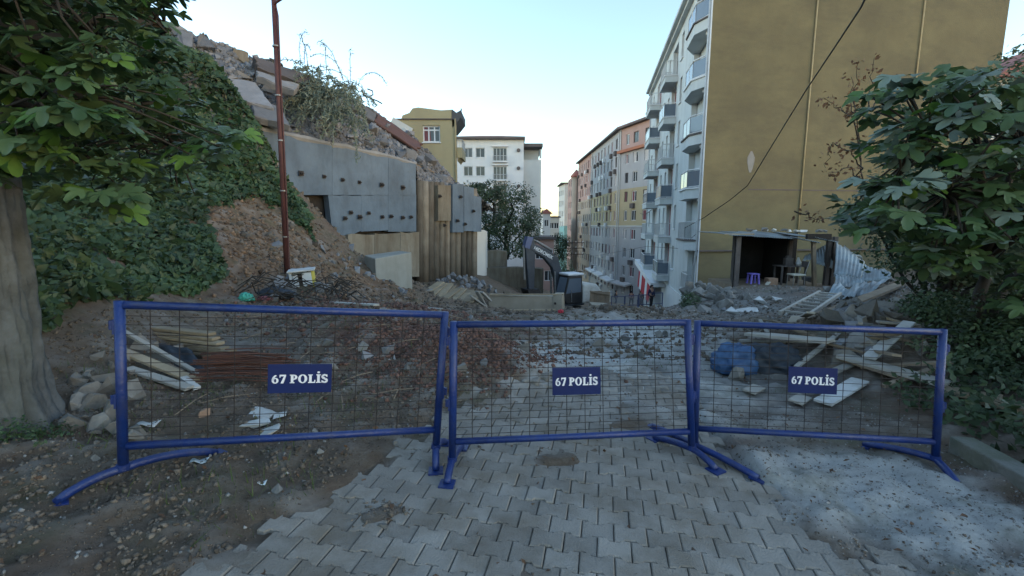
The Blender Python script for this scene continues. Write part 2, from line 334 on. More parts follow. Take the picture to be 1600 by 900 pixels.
CP += [(9.2,23,-2.3),(8.2,20,-1.9),(5.5,18,-1.8),(10.5,30,-3.9),(12,36,-4.9),(13.5,48,-7.0),(15,72,-10.9),(12,110,-17.3),(6,36,-4.9),(6,48,-7),(0,45,-4.5),(0,70,-8),(-6,60,-3),(5,90,-13.5),
       (30,60,-9),(30,110,-17),(-20,110,-12),(0,130,-20),(20,130,-20),(-20,60,-1),(30,30,-1),(24,20,.4),(20,10,1.6),(16,17,-.4),(-4,33,-1),(12,9,1.0)]
_P = np.array(CP, float)
def _tpsk(r2): return np.where(r2 > 1e-12, .5*r2*np.log(np.maximum(r2, 1e-12)), 0)
def _fit(P):
    n = len(P); d = ((P[:, None, :2]-P[None, :, :2])**2).sum(2); K = _tpsk(d)+np.eye(n)*.06
    A = np.zeros((n+3, n+3)); A[:n, :n] = K; A[:n, n] = 1; A[:n, n+1:] = P[:, :2]; A[n, :n] = 1; A[n+1:, :n] = P[:, :2].T
    return np.linalg.solve(A, np.concatenate([P[:, 2], [0, 0, 0]]))
_w = _fit(_P)
BUMPS = [(-.55,5.35,.75,.38),(-1.8,5.7,.8,.26),(-2.4,6.6,1.1,.25),(.15,5.0,.35,.10),(-1.2,7.2,1.3,.22),(1.6,9.5,1.2,.18),(2.6,11,1.0,.25),(4.1,12.2,1.0,.35),(-3.6,9.4,1.2,.2),(4.7,6.3,.8,.38),(4.3,5.4,.6,.16)]
def base_np(x, y):
    x = np.asarray(x, float); y = np.asarray(y, float); sh = x.shape; x, y = x.ravel(), y.ravel(); out = np.empty(len(x))
    for a in range(0, len(x), 20000):
        X, Y = x[a:a+20000], y[a:a+20000]
        K = _tpsk((X[:, None]-_P[None, :, 0])**2+(Y[:, None]-_P[None, :, 1])**2)
        z = K @ _w[:-3] + _w[-3] + _w[-2]*X + _w[-1]*Y
        for bx, by, r, h in BUMPS: z = z + h*np.exp(-((X-bx)**2+(Y-by)**2)/(r*r))
        out[a:a+20000] = z
    return out.reshape(sh)
def base(x, y): return float(base_np(np.array([x]), np.array([y]))[0])
ROAD_A = math.atan2(.2, 1.0)             # the road swings right of the view
PAVE = [(-2.3,.3),(-1.75,1.6),(-1.40,2.16),(-1.02,2.96),(-.66,4.0),(-.35,4.45),(.30,4.75),(.5,5.15),(1.1,5.4),(1.9,5.3),(2.0,4.6),(1.80,4.1),(1.72,3.0),(1.74,2.35),(2.3,2.0),(3.4,1.75),(3.4,.3)]
def inpoly(x, y, poly):
    r = False; j = len(poly)-1
    for i in range(len(poly)):
        (xi, yi), (xj, yj) = poly[i], poly[j]
        if (yi > y) != (yj > y) and x < (xj-xi)*(y-yi)/(yj-yi)+xi: r = not r
        j = i
    return r
def blob(x, y, cx, cy, rx, ry): return max(0.0, 1-math.sqrt(((x-cx)/rx)**2+((y-cy)/ry)**2))
# ------------------------------------------------------------------ the ground sheet
def bearing(x, y, z):
    d = (x, y, z-CAM_Z); zc = d[1]*_c-d[2]*_s; up = d[1]*_s+d[2]*_c
    return (800+FPX*d[0]/zc, 450-FPX*up/zc) if zc > .05 else (-9999, -9999)
IVY = [(-900,-400),(250,-60),(285,60),(360,125),(402,190),(432,262),(475,330),(500,385),(440,330),(395,318),(345,318),(318,345),(345,400),(350,440),(300,462),(190,470),(120,480),(60,560),(-900,600)]
def seq(*segs):
    out = []
    for a, b, d in segs: out += list(np.arange(a, b, d))
    return np.array(out)
gx = seq((-40,-16,2.0),(-16,-9,.3),(-9,-3.2,.10),(-3.2,4.4,.055),(4.4,8,.14),(8,20,.45),(20,60,2.5))
gy = seq((-8,1.4,.5),(1.4,5,.05),(5,9,.085),(9,17,.12),(17,30,.45),(30,60,1.2),(60,131,3.5))
GX, GY = np.meshgrid(gx, gy); GZ = base_np(GX, GY)
nV = GX.size; VZ = np.zeros(nV); ZC = np.zeros((nV, 4), np.float32); ZC[:, 3] = 1
for i, (x, y, z) in enumerate(zip(GX.ravel(), GY.ravel(), GZ.ravel())):
    n1 = fnoise(x*.9, y*.9, 3); n2 = fnoise(x*4.2, y*4.2, 9, 5) if y < 14 and -8 < x < 8 else 0
    far = min(1, max(0, (y-6)/12))
    if inpoly(x+.10*n2, y+.10*n1, PAVE):
        dirt = max(0, fnoise(x*1.3+7, y*1.3, 21, 4)-.18)+(.30*max(0, .35+n2+.6*n1) if not inpoly(x-.24, y, PAVE) or not inpoly(x, y+.3, PAVE) else 0)         # drifts of soil over the paving
        z += -.026+.006*n2+dirt*.10
    else:
        amp = .05+.02*far
        z += .022+n1*(.03+.07*far)+n2*amp
        if y > 5 or x < -1.6: z += .03*max(0, fnoise(x*2.1, y*2.1, 5, 3))
    wp = blob(x+.25*n1, y+.2*n2, 2.45, 2.75, 1.0, .85); wm = blob(x+.2*n1, y+.2*n2, .75, 5.6, 1.0, 1.3)
    slur = max(0, min(1, (max(wp, wm*.95, .42*blob(x+.4*n1, y+.5*n2, 2.1, 7.4, 1.9, 2.8), .5*blob(x, y, 1.8, 4.6, 1.2, 1.5)*(1 if n1 > -.1 else .5))+.18*n2)*2.6))
    if blob(x, y, 2.45, 2.75, 1.0, .85) > 0: z += .012*slur
    red = max(0, min(1, (max(blob(x, y, -.45, 5.3, 1.0, .75), .95*blob(x, y, -2.2, 7.4, 2.1, 1.7), .7*blob(x, y, -1.6, 5.6, 1.2, .9), .6*blob(x, y, .5, 7.4, 2.0, 1.0))+.25*n1)*2.2))
    gr = max(0, min(1, (max(blob(x, y, 6.2, 13.5, 4.5, 4.0), .8*blob(x, y, 2.4, 5.5, 1.8, 2.6), .65*blob(x, y, -3.6, 5.2, 1.5, 1.3))+.2*n1)*1.8))
    if x < -3 and z > 3.2: gr = max(gr, min(1, (z-3.2)*.8))
    earth = max(0, min(1, (max(blob(x, y, -5.6, 10.6, 2.6, 3.2), .8*blob(x, y, -4.0, 13.0, 2.4, 3.0))+.25*n1)*2.4))
    if earth > .2 and y > 7: z += .16*abs(fnoise(x*2.3, y*2.3, 31, 5))*earth+.10*fnoise(x*5, y*5, 37, 3)*earth
    ZC[i, 0], ZC[i, 1], ZC[i, 2], ZC[i, 3] = slur, red*(1-slur), gr, earth
    VZ[i] = z
gm = bpy.data.meshes.new("ground"); nx, ny = len(gx), len(gy)
idx = np.arange(nV).reshape(ny, nx)
quads = np.stack([idx[:-1,:-1], idx[:-1,1:], idx[1:,1:], idx[1:,:-1]], -1).reshape(-1, 4)
gm.vertices.add(nV); gm.vertices.foreach_set('co', np.stack([GX.ravel(), GY.ravel(), VZ], -1).ravel())
gm.loops.add(quads.size); gm.loops.foreach_set('vertex_index', quads.ravel().astype(np.int32))
gm.polygons.add(len(quads)); gm.polygons.foreach_set('loop_start', np.arange(0, quads.size, 4, dtype=np.int32)); gm.polygons.foreach_set('loop_total', np.full(len(quads), 4, np.int32))
gm.polygons.foreach_set('use_smooth', [True]*len(quads)); gm.update(calc_edges=True)
ca = gm.color_attributes.new("zone", 'FLOAT_COLOR', 'POINT'); ca.data.foreach_set('color', ZC.ravel())
def ground_material():
    m = bpy.data.materials.new("ground_soil"); m.use_nodes = True; n, l = m.node_tree.nodes, m.node_tree.links; b = n["Principled BSDF"]
    b.inputs["Roughness"].default_value = .95; b.inputs["Specular IOR Level"].default_value = .25
    geo = n.new("ShaderNodeNewGeometry"); at_ = n.new("ShaderNodeAttribute"); at_.attribute_name = "zone"
    sep = n.new("ShaderNodeSeparateColor"); l.new(at_.outputs["Color"], sep.inputs[0])
    def nz(scale, det=8, r=.7):
        t = n.new("ShaderNodeTexNoise"); t.inputs["Scale"].default_value = scale; t.inputs["Detail"].default_value = det; t.inputs["Roughness"].default_value = r; l.new(geo.outputs["Position"], t.inputs["Vector"]); return t.outputs["Fac"]
    def ramp(fac, *cs):
        r = n.new("ShaderNodeValToRGB"); e = r.color_ramp.elements
        e[0].position, e[0].color = cs[0][0], (*cs[0][1], 1); e[1].position, e[1].color = cs[-1][0], (*cs[-1][1], 1)
        for p, c in cs[1:-1]: q = e.new(p); q.color = (*c, 1)
        l.new(fac, r.inputs[0]); return r.outputs[0]
    def mix(f, a, b_):
        x = n.new("ShaderNodeMix"); x.data_type = 'RGBA'; l.new(f, x.inputs[0]); l.new(a, x.inputs[6]); l.new(b_, x.inputs[7]); return x.outputs[2]
    soil = ramp(nz(7, 12, .82), (.25,(.08,.066,.052)), (.48,(.15,.115,.085)), (.62,(.205,.17,.135)), (.8,(.27,.25,.215)))
    red = ramp(nz(7), (.3,(.085,.052,.042)), (.7,(.17,.105,.08)))
    grey = ramp(nz(5), (.25,(.10,.10,.10)), (.5,(.17,.165,.155)), (.75,(.25,.24,.22)))
    white = ramp(nz(9, 10, .8), (.3,(.17,.165,.155)), (.40,(.42,.428,.418)), (.7,(.56,.575,.565)))
    c = mix(sep.outputs[2], soil, grey); earth = ramp(nz(5, 9, .75), (.25,(.09,.06,.042)), (.5,(.19,.125,.08)), (.7,(.27,.19,.125)), (.85,(.33,.28,.22)))
    c = mix(at_.outputs["Alpha"], c, earth); c = mix(sep.outputs[1], c, red); c = mix(sep.outputs[0], c, white)
    moss = ramp(nz(1.6, 6), (.52,(0,0,0)), (.68,(.6,.6,.6)))
    mc = n.new("ShaderNodeRGB"); mc.outputs[0].default_value = (.075,.085,.045, 1); c = mix(moss, c, mc.outputs[0])
    l.new(c, b.inputs["Base Color"])
    bp = n.new("ShaderNodeBump"); bp.inputs["Strength"].default_value = .9; bp.inputs["Distance"].default_value = .045; l.new(nz(34, 10, .85), bp.inputs["Height"]); l.new(bp.outputs[0], b.inputs["Normal"])
    return m
gm.materials.append(ground_material())
ground = bpy.data.objects.new("ground", gm); COL.objects.link(ground); tag(ground, kind='structure')
def gtop(x, y):
    """height of the ground mesh under a point"""
    i = min(max(np.searchsorted(gx, x)-1, 0), nx-2); j = min(max(np.searchsorted(gy, y)-1, 0), ny-2)
    a = (x-gx[i])/(gx[i+1]-gx[i]); b = (y-gy[j])/(gy[j+1]-gy[j]); Z = VZ.reshape(ny, nx)
    return float(Z[j,i]*(1-a)*(1-b)+Z[j,i+1]*a*(1-b)+Z[j+1,i]*(1-a)*b+Z[j+1,i+1]*a*b)
def gtop_np(x, y):
    i = np.clip(np.searchsorted(gx, x)-1, 0, nx-2); j = np.clip(np.searchsorted(gy, y)-1, 0, ny-2); Z = VZ.reshape(ny, nx)
    a = (x-gx[i])/(gx[i+1]-gx[i]); b = (y-gy[j])/(gy[j+1]-gy[j])
    return Z[j,i]*(1-a)*(1-b)+Z[j,i+1]*a*(1-b)+Z[j+1,i]*(1-a)*b+Z[j+1,i+1]*a*b
def onground(px, py, tol=.01):
    """where a bearing meets the ground"""
    lo = None
    for k in range(1, 900):
        Y = 1.5*1.006**k; p = at(px, py, Y)
        if p.z < gtop(p.x, p.y): return p
    return at(px, py, 20)
d = MB(); d.face([(-3000,-800,-34),(3000,-800,-34),(3000,5500,-34),(-3000,5500,-34)])
tag(d.build("distant_ground", 'far_ground'), kind='structure')

# ------------------------------------------------------------------ paving of double-T concrete blocks, laid to the slant of the road
def paver_outline(L=.1765, H=.1325, nk=.0115):
    a, t = L/2, .016
    top = [(-a, H/2+nk), (-a*.52, H/2+nk), (-a*.52+t, H/2-nk), (a*.52-t, H/2-nk), (a*.52, H/2+nk), (a, H/2+nk)]
    return [(x, -y) for x, y in top]+[(x, y) for x, y in reversed(top)]
def paver_mesh():
    o = paver_outline(); n = len(o); vs = []
    for inset, z in ((.0, -.05), (.0, -.006), (.006, 0)):
        for x, y in o:
            vs.append((x*(1-inset/.088), y*(1-inset/.07), z))
    fs = [tuple(range(2*n, 3*n))]
    for r in (0, 1):
        for i in range(n): fs.append((r*n+i, r*n+(i+1) % n, (r+1)*n+(i+1) % n, (r+1)*n+i))
    me = bpy.data.meshes.new("paver"); me.from_pydata(vs, [], fs); me.materials.append(MATS['paver']); me.update(); return me, vs, fs
pme, pvs, pfs = paver_mesh()
pv = MB(); q = [Vector((x, y, base(x, y)-.06)) for x, y in PAVE]
bed = MB(); bed.face([(-2.0,.3,-.16),(3.2,.3,-.16),(2.2,6.6,-.2),(.6,6.6,-.2)])
paved = bed.build("paved_road", 'joint'); tag(paved, kind='structure')
ca_, sa_ = math.cos(-ROAD_A), math.sin(-ROAD_A); cand = []
for r in range(-12, 70):
    for k in range(-34, 40):
        u = (k+(.5 if r % 2 else 0))*.1812; v = r*.1358
        x = u*ca_-v*sa_; y = u*sa_+v*ca_+.4
        if y < 1.5 or not inpoly(x+random.uniform(-.1,.1), y+random.uniform(-.1,.1), PAVE): continue
        if fnoise(x*1.3+7, y*1.3, 21, 4) > .62: continue
        z = base(x, y); b_ = bearing(x, y, z)
        if not (-60 < b_[0] < 1660 and b_[1] < 945): continue
        cand.append((y, x, z))
cand.sort(); rest = cand[300:]
for y, x, z in cand[:300]:
    e = .05
    inst("paver", pme, paved, (x, y, z+random.gauss(0,.0025)), (math.atan((base(x,y+e)-base(x,y-e))/(2*e))+random.gauss(0,.012), -math.atan((base(x+e,y)-base(x-e,y))/(2*e))+random.gauss(0,.012), -ROAD_A+random.gauss(0,.008)))
if rest:
    P = np.array([(x, y, z+random.gauss(0,.003)) for y, x, z in rest]); R = np.array([np.array(Euler((random.gauss(0,.012), random.gauss(0,.012), -ROAD_A)).to_matrix()) for _ in rest])
    o = cloud("paver_field", pvs, pfs, P, R, np.ones(len(rest)), 'paver_far', paved); tag(o, kind='stuff')

# ------------------------------------------------------------------ loose soil, gravel and clods
CL_V = [(1,0,0),(-.9,.1,.1),(.1,.9,-.1),(0,-1,.1),(.1,.1,.75),(-.1,0,-.7)]; CL_F = [(0,2,4),(2,1,4),(1,3,4),(3,0,4),(2,0,5),(1,2,5),(3,1,5),(0,3,5)]
def scatter(name, n, fn_xy, smin, smax, m, keep=None, sink=.10, power=2.8):
    X, Y = fn_xy(n)
    if keep is not None:
        k = np.array([keep(a, b) for a, b in zip(X, Y)], bool); X, Y = X[k], Y[k]
    S = smin+(smax-smin)*RNG.random(len(X))**power
    Z = gtop_np(X, Y)+S*sink
    R = frames(RNG.normal(size=(len(X), 3)))
    R = R*np.stack([np.ones(len(X)), .7+.3*RNG.random(len(X)), .5+.4*RNG.random(len(X))], -1)[:, None, :]
    return tag(cloud(name, CL_V, CL_F, np.stack([X, Y, Z], -1), R, S, m), kind='stuff')
def rect(x0, x1, y0, y1): return lambda n: (RNG.uniform(x0, x1, n), y0+(y1-y0)*RNG.random(n)**1.5)
offpave = lambda x, y: not inpoly(x, y, PAVE) or fnoise(x*1.3+7, y*1.3, 21, 4) > .25
scatter("soil", 26000, lambda n: (RNG.uniform(-4.2, -.3, n), 1.55+3.0*RNG.random(n)), .002, .011, 'soil_clod', offpave)
scatter("soil", 24000, rect(-4.6, -.2, 1.5, 8), .004, .032, 'soil_clod', lambda x, y: offpave(x, y) and fnoise(x*1.7, y*1.7, 40, 3) > -.28)
scatter("soil", 10000, rect(-4, 8, 6, 14), .008, .065, 'soil_clod', offpave)
scatter("soil", 7000, lambda n: (RNG.normal(-.7, .62, n), RNG.normal(5.3, .5, n)), .008, .045, 'red_clod', offpave)
scatter("soil", 2500, lambda n: (RNG.normal(-2.2, 1.0, n), RNG.normal(7.4, .7, n)), .015, .07, 'red_clod', offpave)
scatter("gravel", 4500, rect(-4.2, 4.2, 1.5, 7.5), .003, .022, 'grey_clod', lambda x, y: not inpoly(x, y, PAVE) or RNG.random() < .14)
scatter("gravel", 9000, rect(1.4, 3.6, 1.7, 4.4), .002, .012, 'grey_clod', offpave)
scatter("gravel", 2600, rect(1.5, 3.5, 1.8, 4.2), .003, .018, 'soil_clod', lambda x, y: blob(x, y, 2.45, 2.75, 1.0, .85) < .3 or RNG.random() < .25)
scatter("soil", 9000, lambda n: (RNG.normal(-5.2, 1.7, n), RNG.normal(11.2, 1.9, n)), .008, .085, 'earth_clod', lambda x, y: x < -2 and 7 < y < 16)
scatter("soil", 6000, lambda n: (RNG.uniform(-2.4, 2.6, n), 1.6+3.6*RNG.random(n)), .003, .016, 'soil_clod', lambda x, y: inpoly(x, y, PAVE) and (fnoise(x*1.3+7, y*1.3, 21, 4) > .02 or y > 4.2 or RNG.random() < .10))
scatter("gravel", 5000, rect(3, 10, 9, 18), .01, .055, 'grey_clod')
scatter("gravel", 3500, rect(-9, 4, 10, 24), .03, .16, 'soil_clod')

# ------------------------------------------------------------------ kerb at the right, plank coping behind it
kl = [onground(1640,800), onground(1560,728), onground(1498,678), onground(1440,640)]
kpts = [(3.30,1.7),(3.42,2.55),(3.55,3.4)]
kroot = thing("kerb", (3.5,3.0,base(3.5,3.0)), "mossy concrete kerb along the right edge of the paving", "kerb")
for (x0, y0), (x1, y1) in zip(kpts[:-1], kpts[1:]):
    z0, z1 = base(x0-.1, y0)+.02, base(x1-.1, y1)+.02; a = Vector((x0, y0, z0)); b_ = Vector((x1, y1, z1)); dd = (b_-a).normalized()*.006
    k_ = MB(); k_.bar(a+dd, b_-dd, .17, .24); k_.build("kerb_stone", 'kerb', kroot); bevel(COL.objects[-1], .012)
# ------------------------------------------------------------------ police barriers
def ringpts(cx, cy, rx, ry, a0, a1, n): return [(cx+rx*math.cos(a0+(a1-a0)*i/n), cy+ry*math.sin(a0+(a1-a0)*i/n)) for i in range(n+1)]
def glyphs(ch):
    """bold slab-serif letter shapes in a unit-high box -> (advance, list of polygons)"""
    R = lambda x0, y0, x1, y1: [(x0,y0),(x1,y0),(x1,y1),(x0,y1)]
    def band(o, i): return [[o[k], o[k+1], i[k+1], i[k]] for k in range(len(o)-1)]
    if ch == 'P': return .80, [R(.10,0,.36,1), R(0,0,.46,.11), R(0,.89,.20,1)]+band(ringpts(.36,.70,.38,.30,-PI/2,PI/2,10), ringpts(.36,.70,.14,.17,-PI/2,PI/2,10))
    if ch == 'O': return .98, band(ringpts(.45,.5,.45,.52,0,2*PI,20), ringpts(.45,.5,.19,.40,0,2*PI,20))
    if ch == 'L': return .80, [R(.10,0,.36,1), R(0,.89,.46,1), R(0,0,.10,.11), R(.36,0,.72,.13), R(.62,.13,.72,.36)]
    if ch == 'I': return .52, [R(.10,0,.36,1), R(0,0,.10,.11), R(.36,0,.46,.11), R(0,.89,.10,1), R(.36,.89,.46,1), ringpts(.23,1.24,.14,.12,0,2*PI,8)[:-1]]
    if ch == 'S':
        c = ringpts(.33,.735,.235,.20,.15*PI,1.5*PI,9)+ringpts(.33,.265,.235,.20,.5*PI,-.85*PI,9); out = []
        for k in range(len(c)-1):
            (x0,y0),(x1,y1) = c[k], c[k+1]; t = abs(k-(len(c)-2)/2)/(len(c)/2); w = .135-.05*t
            L = math.hypot(x1-x0, y1-y0) or 1; nx_, ny_ = -(y1-y0)/L*w, (x1-x0)/L*w
            out.append([(x0-nx_,y0-ny_),(x1-nx_,y1-ny_),(x1+nx_,y1+ny_),(x0+nx_,y0+ny_)])
        return .74, out+[R(.50,.70,.60,.98), R(.02,.02,.12,.30)]
    if ch == '6': return .72, band(ringpts(.33,.32,.33,.33,0,2*PI,18), ringpts(.33,.32,.11,.22,0,2*PI,18))+band(ringpts(.56,.36,.56,.66,.62*PI,PI,8), ringpts(.60,.36,.36,.56,.60*PI,PI,8))
    if ch == '7': return .70, [R(.02,.82,.64,1), R(.02,.66,.11,.82), [(.12,0),(.40,0),(.64,.84),(.44,.84)]]
    return .30, []
def make_barrier(label, TL, TR, BL, BR, feet, sign_uv, wires):
    """corners are the axis ends of the top and bottom rails; feet: (front, rear) floor points and the swivel of each"""
    TL, TR, BL, BR = map(Vector, (TL, TR, BL, BR)); nrm = (BR-BL).cross(TL-BL).normalized()    # towards the viewer
    if nrm.y > 0: nrm = -nrm
    P = lambda u, w, n=0.0: BL*(1-u)*(1-w)+BR*u*(1-w)+TL*(1-u)*w+TR*u*w+nrm*n
    org = (BL+BR)/2; org.z = base(org.x, org.y)
    root = thing("police_barrier", org, label, "barrier", "blue police barriers across the road")
    for u in (0, 1):
        a, b_ = P(u, 1.025), P(u, -.17)
        po = MB(); po.tube([a, b_], .0265, 12); po.build("post", 'blue_paint', root, True)
        cl = MB(); cl.tube([P(u,-.13), P(u,-.17)], .034, 12); cl.build("collar", 'blue_paint', root)
        sd_ = -1 if u == 0 else 1
        for w in (.28, .80):
            h = MB(); e = (BR-BL).normalized()*sd_
            h.bar(P(u,w)+e*.026, P(u,w+.10)+e*.026, .012, .03, up=nrm); h.tube([P(u,w+.03)+e*.04, P(u,w+.09)+e*.04], .012, 8); h.build("hinge", 'blue_paint', root)
    for w in (0, 1):
        r = MB(); e = (BR-BL).normalized()*.02
        r.tube([P(0,w)+e, P(1,w)-e], .0235, 12); r.build("rail", 'blue_paint', root, True)
    nv, nh = wires
    for i in range(1, nv):
        b_ = MB(); b_.tube([P(i/nv, .02), P(i/nv, .98)], .0026, 5); b_.build("wire", 'wire', root)
    for j in range(1, nh):
        w = (j+random.uniform(-.12,.12))/nh; sag = random.uniform(-.004,.004)
        b_ = MB(); b_.tube([P(.01, w, .003), P(.5, w+sag, .003), P(.99, w, .003)], .0021, 5); b_.build("wire", 'wire', root)
    u0, u1, w0, w1 = sign_uv
    s = MB(); s.prism([P(u0,w0,.012), P(u1,w0,.012), P(u1,w1,.012), P(u0,w1,.012)], nrm*.004); sp = s.build("sign_plate", 'sign_blue', root)
    txt = "67 POLIS"; tot = sum(glyphs(c)[0] for c in txt)-.08; t = MB(); x = 0.0
    uw, hh = (u1-u0)*.88, (w1-w0)*.30; ux = u0+(u1-u0)*.06; wy = w0+(w1-w0)*.345
    for c in txt:
        adv, polys = glyphs(c)
        for pg in polys:
            t.face([P(ux+uw*(x+a)/tot, wy+hh*b2, .0185) for a, b2 in pg])
        x += adv
    t.build("lettering", 'sign_white', sp)
    for u, (front, rear, rise, padn) in zip((0, 1), feet):
        F, Rr = Vector((front[0], front[1], base(*front[:2])+.012)), Vector((rear[0], rear[1], base(*rear[:2])+.012)); C_ = P(u, -.165)
        path = []
        for k in range(17):
            q = k/16
            if q < .5: a = q*2; e = F.lerp(C_, a); z = F.z+(C_.z-F.z)*math.sin(a*PI/2)**(.75)
            else: a = (q-.5)*2; e = C_.lerp(Rr, a); z = Rr.z+(C_.z-Rr.z)*math.cos(a*PI/2)**(rise)
            path.append(Vector((e.x, e.y, z)))
        f = MB(); f.tube(path, .025, 10); ft = f.build("foot", 'blue_paint', root, True)
        for E_, N_ in ((F, path[1]), (Rr, path[-2])):
            g = MB(); dr = (N_-E_); dr.z = 0; dr.normalize(); g.bar(E_-dr*.05-Vector((0,0,.006)), E_+dr*.05-Vector((0,0,.006)), .10 if padn else .07, .012); g.build("foot_plate", 'blue_paint', ft)
    return root
make_barrier("leftmost police barrier, leaning, one end up on the soil bank", (-2.169,2.478,1.279), (-.461,3.066,1.103), (-2.25,2.478,.449), (-.533,3.066,.273),
    [((-2.47,2.28),(-2.02,2.92),.8,True), ((-.53,2.96),(-.52,3.36),.9,True)], (.408,.61,.365,.59), (13,15))
make_barrier("middle police barrier standing on the block paving", (-.389,2.978,1.055), (1.266,3.219,1.016), (-.413,2.978,.225), (1.339,3.219,.186),
    [((-.43,2.80),(-.39,3.30),.9,True), ((1.45,3.03),(1.16,3.50),.8,True)], (.40,.603,.385,.625), (13,16))
make_barrier("rightmost police barrier in front of the debris heap", (1.39,3.339,.984), (3.081,3.18,.954), (1.418,3.339,.154), (3.143,3.18,.124),
    [((1.70,2.93),(1.22,3.72),.9,False), ((3.06,2.88),(2.92,3.56),.8,True)], (.385,.585,.40,.64), (13,16))
# ------------------------------------------------------------------ buildings
def facade(A, B, z0, z1, ops, m, parent, name="wall", depth=.28, bands=None):
    """upright wall from A to B (outside on the right-hand side of A->B), with real openings and reveals. ops: (s0,s1,za,zb). bands: [(ztop, material)] bottom up"""
    A, B = Vector((A[0], A[1], 0)), Vector((B[0], B[1], 0)); L = (B-A).length; e = (B-A)/L; n = Vector((e.y, -e.x, 0))
    P = lambda s, z, o=0.0: A+e*s+n*o+Vector((0, 0, z))
    mats = [m] if bands is None else [b[1] for b in bands]
    zs = sorted(set([z0, z1]+[o[2] for o in ops]+[o[3] for o in ops]+([b[0] for b in bands if z0 < b[0] < z1] if bands else [])))
    ss = sorted(set([0, L]+[o[0] for o in ops]+[o[1] for o in ops])); b = MB()
    for i in range(len(ss)-1):
        sm = (ss[i]+ss[i+1])/2
        mine = [o for o in ops if o[0] < sm < o[1]]
        for j in range(len(zs)-1):
            zm = (zs[j]+zs[j+1])/2
            if any(o[2] < zm < o[3] for o in mine): continue
            k = 0
            if bands:
                while k < len(bands)-1 and zm > bands[k][0]: k += 1
            b.face([P(ss[i], zs[j]), P(ss[i+1], zs[j]), P(ss[i+1], zs[j+1]), P(ss[i], zs[j+1])], k)
    for s0, s1, za, zb in ops:
        k = 0
        if bands:
            while k < len(bands)-1 and (za+zb)/2 > bands[k][0]: k += 1
        for p, q in (((s0,za),(s1,za)),((s1,za),(s1,zb)),((s1,zb),(s0,zb)),((s0,zb),(s0,za))):
            b.face([P(*p), P(*q), P(q[0], q[1], -depth), P(p[0], p[1], -depth)], k)
    b.build(name, mats, parent)
    return P
def window(P, s0, s1, za, zb, parent, inset=.14, fr='white_trim', pane='glass_dark', nm=1, w=.06, transom=False, sill=None, curtain=None):
    b = MB()
    def rb(sa, sb, zc, zd, o0, o1): b.hexa([P(sa,zc,o1), P(sb,zc,o1), P(sb,zc,o0), P(sa,zc,o0), P(sa,zd,o1), P(sb,zd,o1), P(sb,zd,o0), P(sa,zd,o0)])
    o0, o1 = -inset-.05, -inset
    rb(s0, s1, za, za+w, o0, o1); rb(s0, s1, zb-w, zb, o0, o1); rb(s0, s0+w, za+w, zb-w, o0, o1); rb(s1-w, s1, za+w, zb-w, o0, o1)
    for k in range(1, nm+1):
        c = s0+(s1-s0)*k/(nm+1); rb(c-w/2, c+w/2, za+w, zb-w, o0, o1)
    if transom: rb(s0+w, s1-w, za+(zb-za)*.7, za+(zb-za)*.7+w, o0+.002, o1-.002)
    f = b.build("window", fr, parent)
    g = MB(); g.face([P(s0,za,o0+.02), P(s1,za,o0+.02), P(s1,zb,o0+.02), P(s0,zb,o0+.02)]); g.build("pane", pane, f)
    if curtain:
        c = MB(); c.face([P(s0+.05,za+.1,o0+.03), P(s0+(s1-s0)*.45,za+.1,o0+.03), P(s0+(s1-s0)*.4,zb-.05,o0+.03), P(s0+.05,zb-.05,o0+.03)]); c.build("curtain", curtain, f)
    if sill:
        c = MB(); c.hexa([P(s0-.06,za-.08,.0), P(s1+.06,za-.08,.0), P(s1+.06,za-.08,.09), P(s0-.06,za-.08,.09), P(s0-.06,za-.01,.0), P(s1+.06,za-.01,.0), P(s1+.06,za-.01,.09), P(s0-.06,za-.01,.09)]); c.build("sill", sill, f)
    return f
def block(fp, z0, z1, m, parent, name="body"):
    b = MB(); b.prism([(x, y, z0) for x, y in fp], (0, 0, z1-z0)); return b.build(name, m, parent)
def strip(P, s0, s1, z0, z1, o0, o1, b): b.hexa([P(s0,z0,o0), P(s1,z0,o0), P(s1,z0,o1), P(s0,z0,o1), P(s0,z1,o0), P(s1,z1,o0), P(s1,z1,o1), P(s0,z1,o1)])

# --- the tall grey block with the yellow gable
A0 = Vector((9.85, 24.0)); eF = Vector((.18, 1)).normalized(); LF = 25.2; A1 = A0+eF*LF
eG = Vector((1, .15)).normalized(); LG = 17.3; B0 = A0+eG*LG; B1 = B0+eF*LF
gb = thing("apartment_building", (A0.x, A0.y, -2.5), "tall grey apartment block with bowed balconies and a blank yellow side wall", "apartment building")
SL = [-4.9, -2.1, .72, 3.5, 6.3, 9.1, 11.9, 14.7]; ZT = 15.0
n2 = Vector((eF.y, -eF.x)); inn = n2*.32                                   # n2 points into the block
i0 = A0+inn+eF*.3; i1 = A1+inn-eF*.02
block([(i0+eG*.02).to_tuple(), (B0-eG*.3+eF*.3).to_tuple(), (B1-eG*.02-eF*.02).to_tuple(), i1.to_tuple()], -9, ZT-.1, 'grey_wall', gb)
